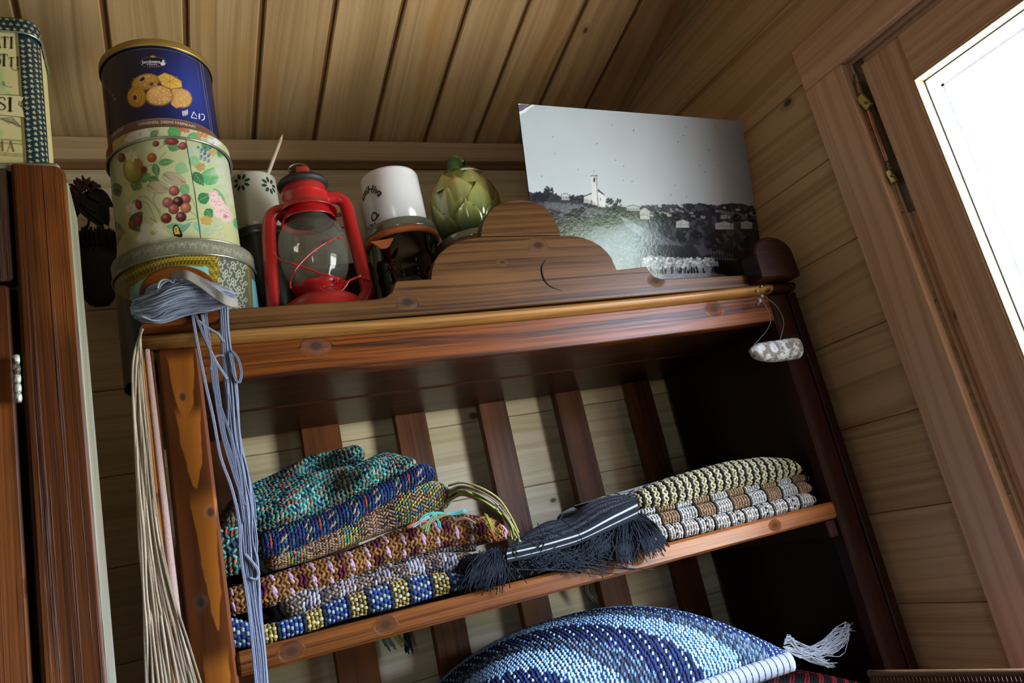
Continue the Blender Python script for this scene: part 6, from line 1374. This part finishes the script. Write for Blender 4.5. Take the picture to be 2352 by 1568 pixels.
# ------------------------------------------------------------------ hanging driftwood, cobweb, flowers, brush, basket
dw = thing('driftwood_piece', 'whitish weathered piece of wood hanging on a wire at the right front of the cabinet', 'driftwood', tuple(at(1777, 805, 'Y', .965)))
DWM = plain('flaking_white_driftwood', '5a5046', .9, nz=.5, nscale=60, col2='8c8a86', mix2=(.47, .55), bump=.003)
c0 = [at(x, y, 'Y', .965) for x, y in ((1722, 806), (1738, 808), (1765, 808), (1800, 804), (1826, 800), (1834, 800))]
o = part('wood_piece', tubes([spline(c0, 28)], .0165, 18, taper=[.18, .62, .84, .95, .98, 1.0, .96, .62], flat=1.15), DWM, dw)
WIR = plain('dull_wire', '5a544a', .5, metal=.6)
part('wire', tubes([spline([at(1790, 785, 'Y', .962), at(1800, 740, 'Y', .965), at(1785, 705, 'Y', .968), at(1762, 685, 'Y', .97), at(1748, 672, 'Y', .978)], 20)], .0007, 6), WIR, dw)
part('wire', tubes([spline([at(1728, 798, 'Y', .962), at(1770, 740, 'Y', .970), at(1752, 690, 'Y', .975), at(1746, 672, 'Y', .978)], 20)], .0006, 6), WIR, dw)
part('cobweb_tuft', join([ellipsoid(at(1744 + dx, 690 + dy, 'Y', .974), (.004 * s, .004, .004 * s), 8, 6) for dx, dy, s in ((0, 0, 1.1), (5, -10, .8), (-6, -22, .7), (4, -32, .6), (-4, 8, .5))]), plain('dusty_cobweb', '77736c', .95, nz=.4, nscale=300, bump=.002), dw)

fl_ = thing('dried_flowers', 'dark bunch of dried flowers with reddish heads hanging on the wall behind the tins', 'flowers', tuple(at(205, 460, 'Y', 1.40)))
DKL = plain('dried_dark_leaf', '14100c', .9, nz=.4); DKR = plain('dried_red_petals', '38140f', .9, nz=.5, nscale=200)
FY = 1.38
pets = []; g = np.random.default_rng(61)
for (hx_, hy_, hr) in ((195, 425, 20), (178, 432, 18), (214, 428, 15), (168, 445, 14)):
    for k in range(46):
        a, b = g.random() * 2 * PI, g.random(); c = at(hx_, hy_, 'Y', FY - .01); d = np.array([math.cos(a) * b, -.6 * (1 - b), math.sin(a) * b]); r = hr * .00085
        p0 = c + d * r * .3; p1 = c + d * r * (1 + .25 * g.random()); pets.append(np.array([p0, (p0 + p1) / 2 + [0, 0, .001], p1]))
stuff(part('flower_heads', tubes(pets, .0026, 5, taper=[.5, 1.1, .35]), DKR, fl_))
def leafmesh(P0, P1, w, nrm, curl=.01):
    P0, P1 = np.array(P0), np.array(P1); d = P1 - P0; L_ = np.linalg.norm(d); d /= L_; s_ = np.cross(d, nrm); s_ /= np.linalg.norm(s_); n_ = np.cross(s_, d); v = []; f = []
    for i in range(13):
        t = i / 12; ww = w * math.sin(PI * t ** .8) ** .8
        for j in range(5): q = j / 2 - 1; v.append(P0 + d * L_ * t + s_ * ww * q + n_ * (curl * math.sin(PI * t) + .3 * ww * q * q))
    for i in range(12):
        for j in range(4): f.append((i * 5 + j, i * 5 + j + 1, i * 5 + 6 + j, i * 5 + 5 + j))
    return mesh(v, f, True)
for (a, b, w) in (((195, 440), (250, 520), .020), ((205, 440), (262, 478), .012), ((190, 450), (236, 524), .022), ((180, 450), (168, 508), .016), ((200, 445), (248, 500), .022), ((175, 440), (160, 500), .014)):
    part('leaf', leafmesh(at(*a, 'Y', FY), at(*b, 'Y', FY - .012), w, (0, -1, 0)), DKL, fl_)
part('stalk', tubes([spline([at(205, 500, 'Y', FY), at(202, 518, 'Y', FY), at(192, 527, 'Y', FY), at(188, 560, 'Y', FY + .02), at(190, 585, 'Y', 1.455)], 16)], .0022, 6), DKL, fl_)
br = thing('bristle_brush', 'round black bristle brush hanging bristles-up on the wall behind the stacked tins', 'brush', tuple(at(222, 620, 'Y', 1.38)))
BRM = plain('black_bristle', '0d0b09', .95, nz=.4)
cb, cb2 = at(222, 560, 'Y', 1.385), at(224, 672, 'Y', 1.385); rb = (at(270, 600, 'Y', 1.385) - at(177, 600, 'Y', 1.385))[0] / 2
H_ = cb[2] - cb2[2]; part('brush_body', lathe([(.001, cb2[2] - .024), (rb * .55, cb2[2] - .020), (rb * .85, cb2[2] - .006), (rb, cb2[2] + .015), (rb, cb[2] - .02), (.001, cb[2] - .02)], 32), BRM, br, Matrix.Translation(((cb[0] + cb2[0]) / 2, 1.385, 0)))
bs = []
for k in range(420):
    a, q = g.random() * 2 * PI, math.sqrt(g.random()); x, y = rb * q * math.cos(a), rb * q * math.sin(a); L_ = .035 + .014 * g.random(); bs.append(np.array([((cb[0] + cb2[0]) / 2 + x, 1.385 + y, cb[2] - .026), ((cb[0] + cb2[0]) / 2 + x * 1.08 + g.normal() * .001, 1.385 + y * 1.05, cb[2] - .026 + L_)]))
stuff(part('bristles', tubes(bs, .0011, 4), BRM, br))
part('hanging_hook', tubes([spline([((cb[0] + cb2[0]) / 2, 1.40, cb[2] - .03), ((cb[0] + cb2[0]) / 2, 1.445, cb[2] - .02), ((cb[0] + cb2[0]) / 2, YB + .003, cb[2] - .02)], 10)], .002, 8), IRON, br)

A_ = at(1995, 1546, 'Y', .90); B_ = at(2352, 1544, 'Z', A_[2]); dB = (B_ - A_); print('basket', A_, B_)
dB /= np.linalg.norm(dB); Bx = A_ + dB * .40; pn = np.array([-dB[1], dB[0], 0.])
wb = thing('wicker_basket', 'dark wicker basket standing below the window at the bottom right corner', 'basket', tuple((A_ + Bx) / 2 * np.array([1, 1, 0])))
WKM = plain('dark_wicker', '4a2c14', .6, nz=.3, nscale=150); 
part('rim', tubes([np.linspace(A_ + pn * .0, Bx, 12)], .0045, 10), plain('worn_wicker_rim', '5a4024', .5, nz=.3), wb)
reeds = [np.array([A_ + dB * t + np.array([0, 0, -.003]), A_ + dB * t + np.array([0, 0, -.45])]) for t in np.arange(.002, .40, .0052)]
stuff(part('reeds', tubes(reeds, .0023, 6), WKM, wb))
bands_ = [np.array([A_ + dB * t + pn * -(.0026 * math.cos(t / .0052 * PI + k * PI)) + np.array([0, 0, -.012 - .012 * k]) for t in np.arange(0, .40, .0026)]) for k in range(30)]
stuff(part('weavers', tubes(bands_, .0022, 5), WKM, wb))
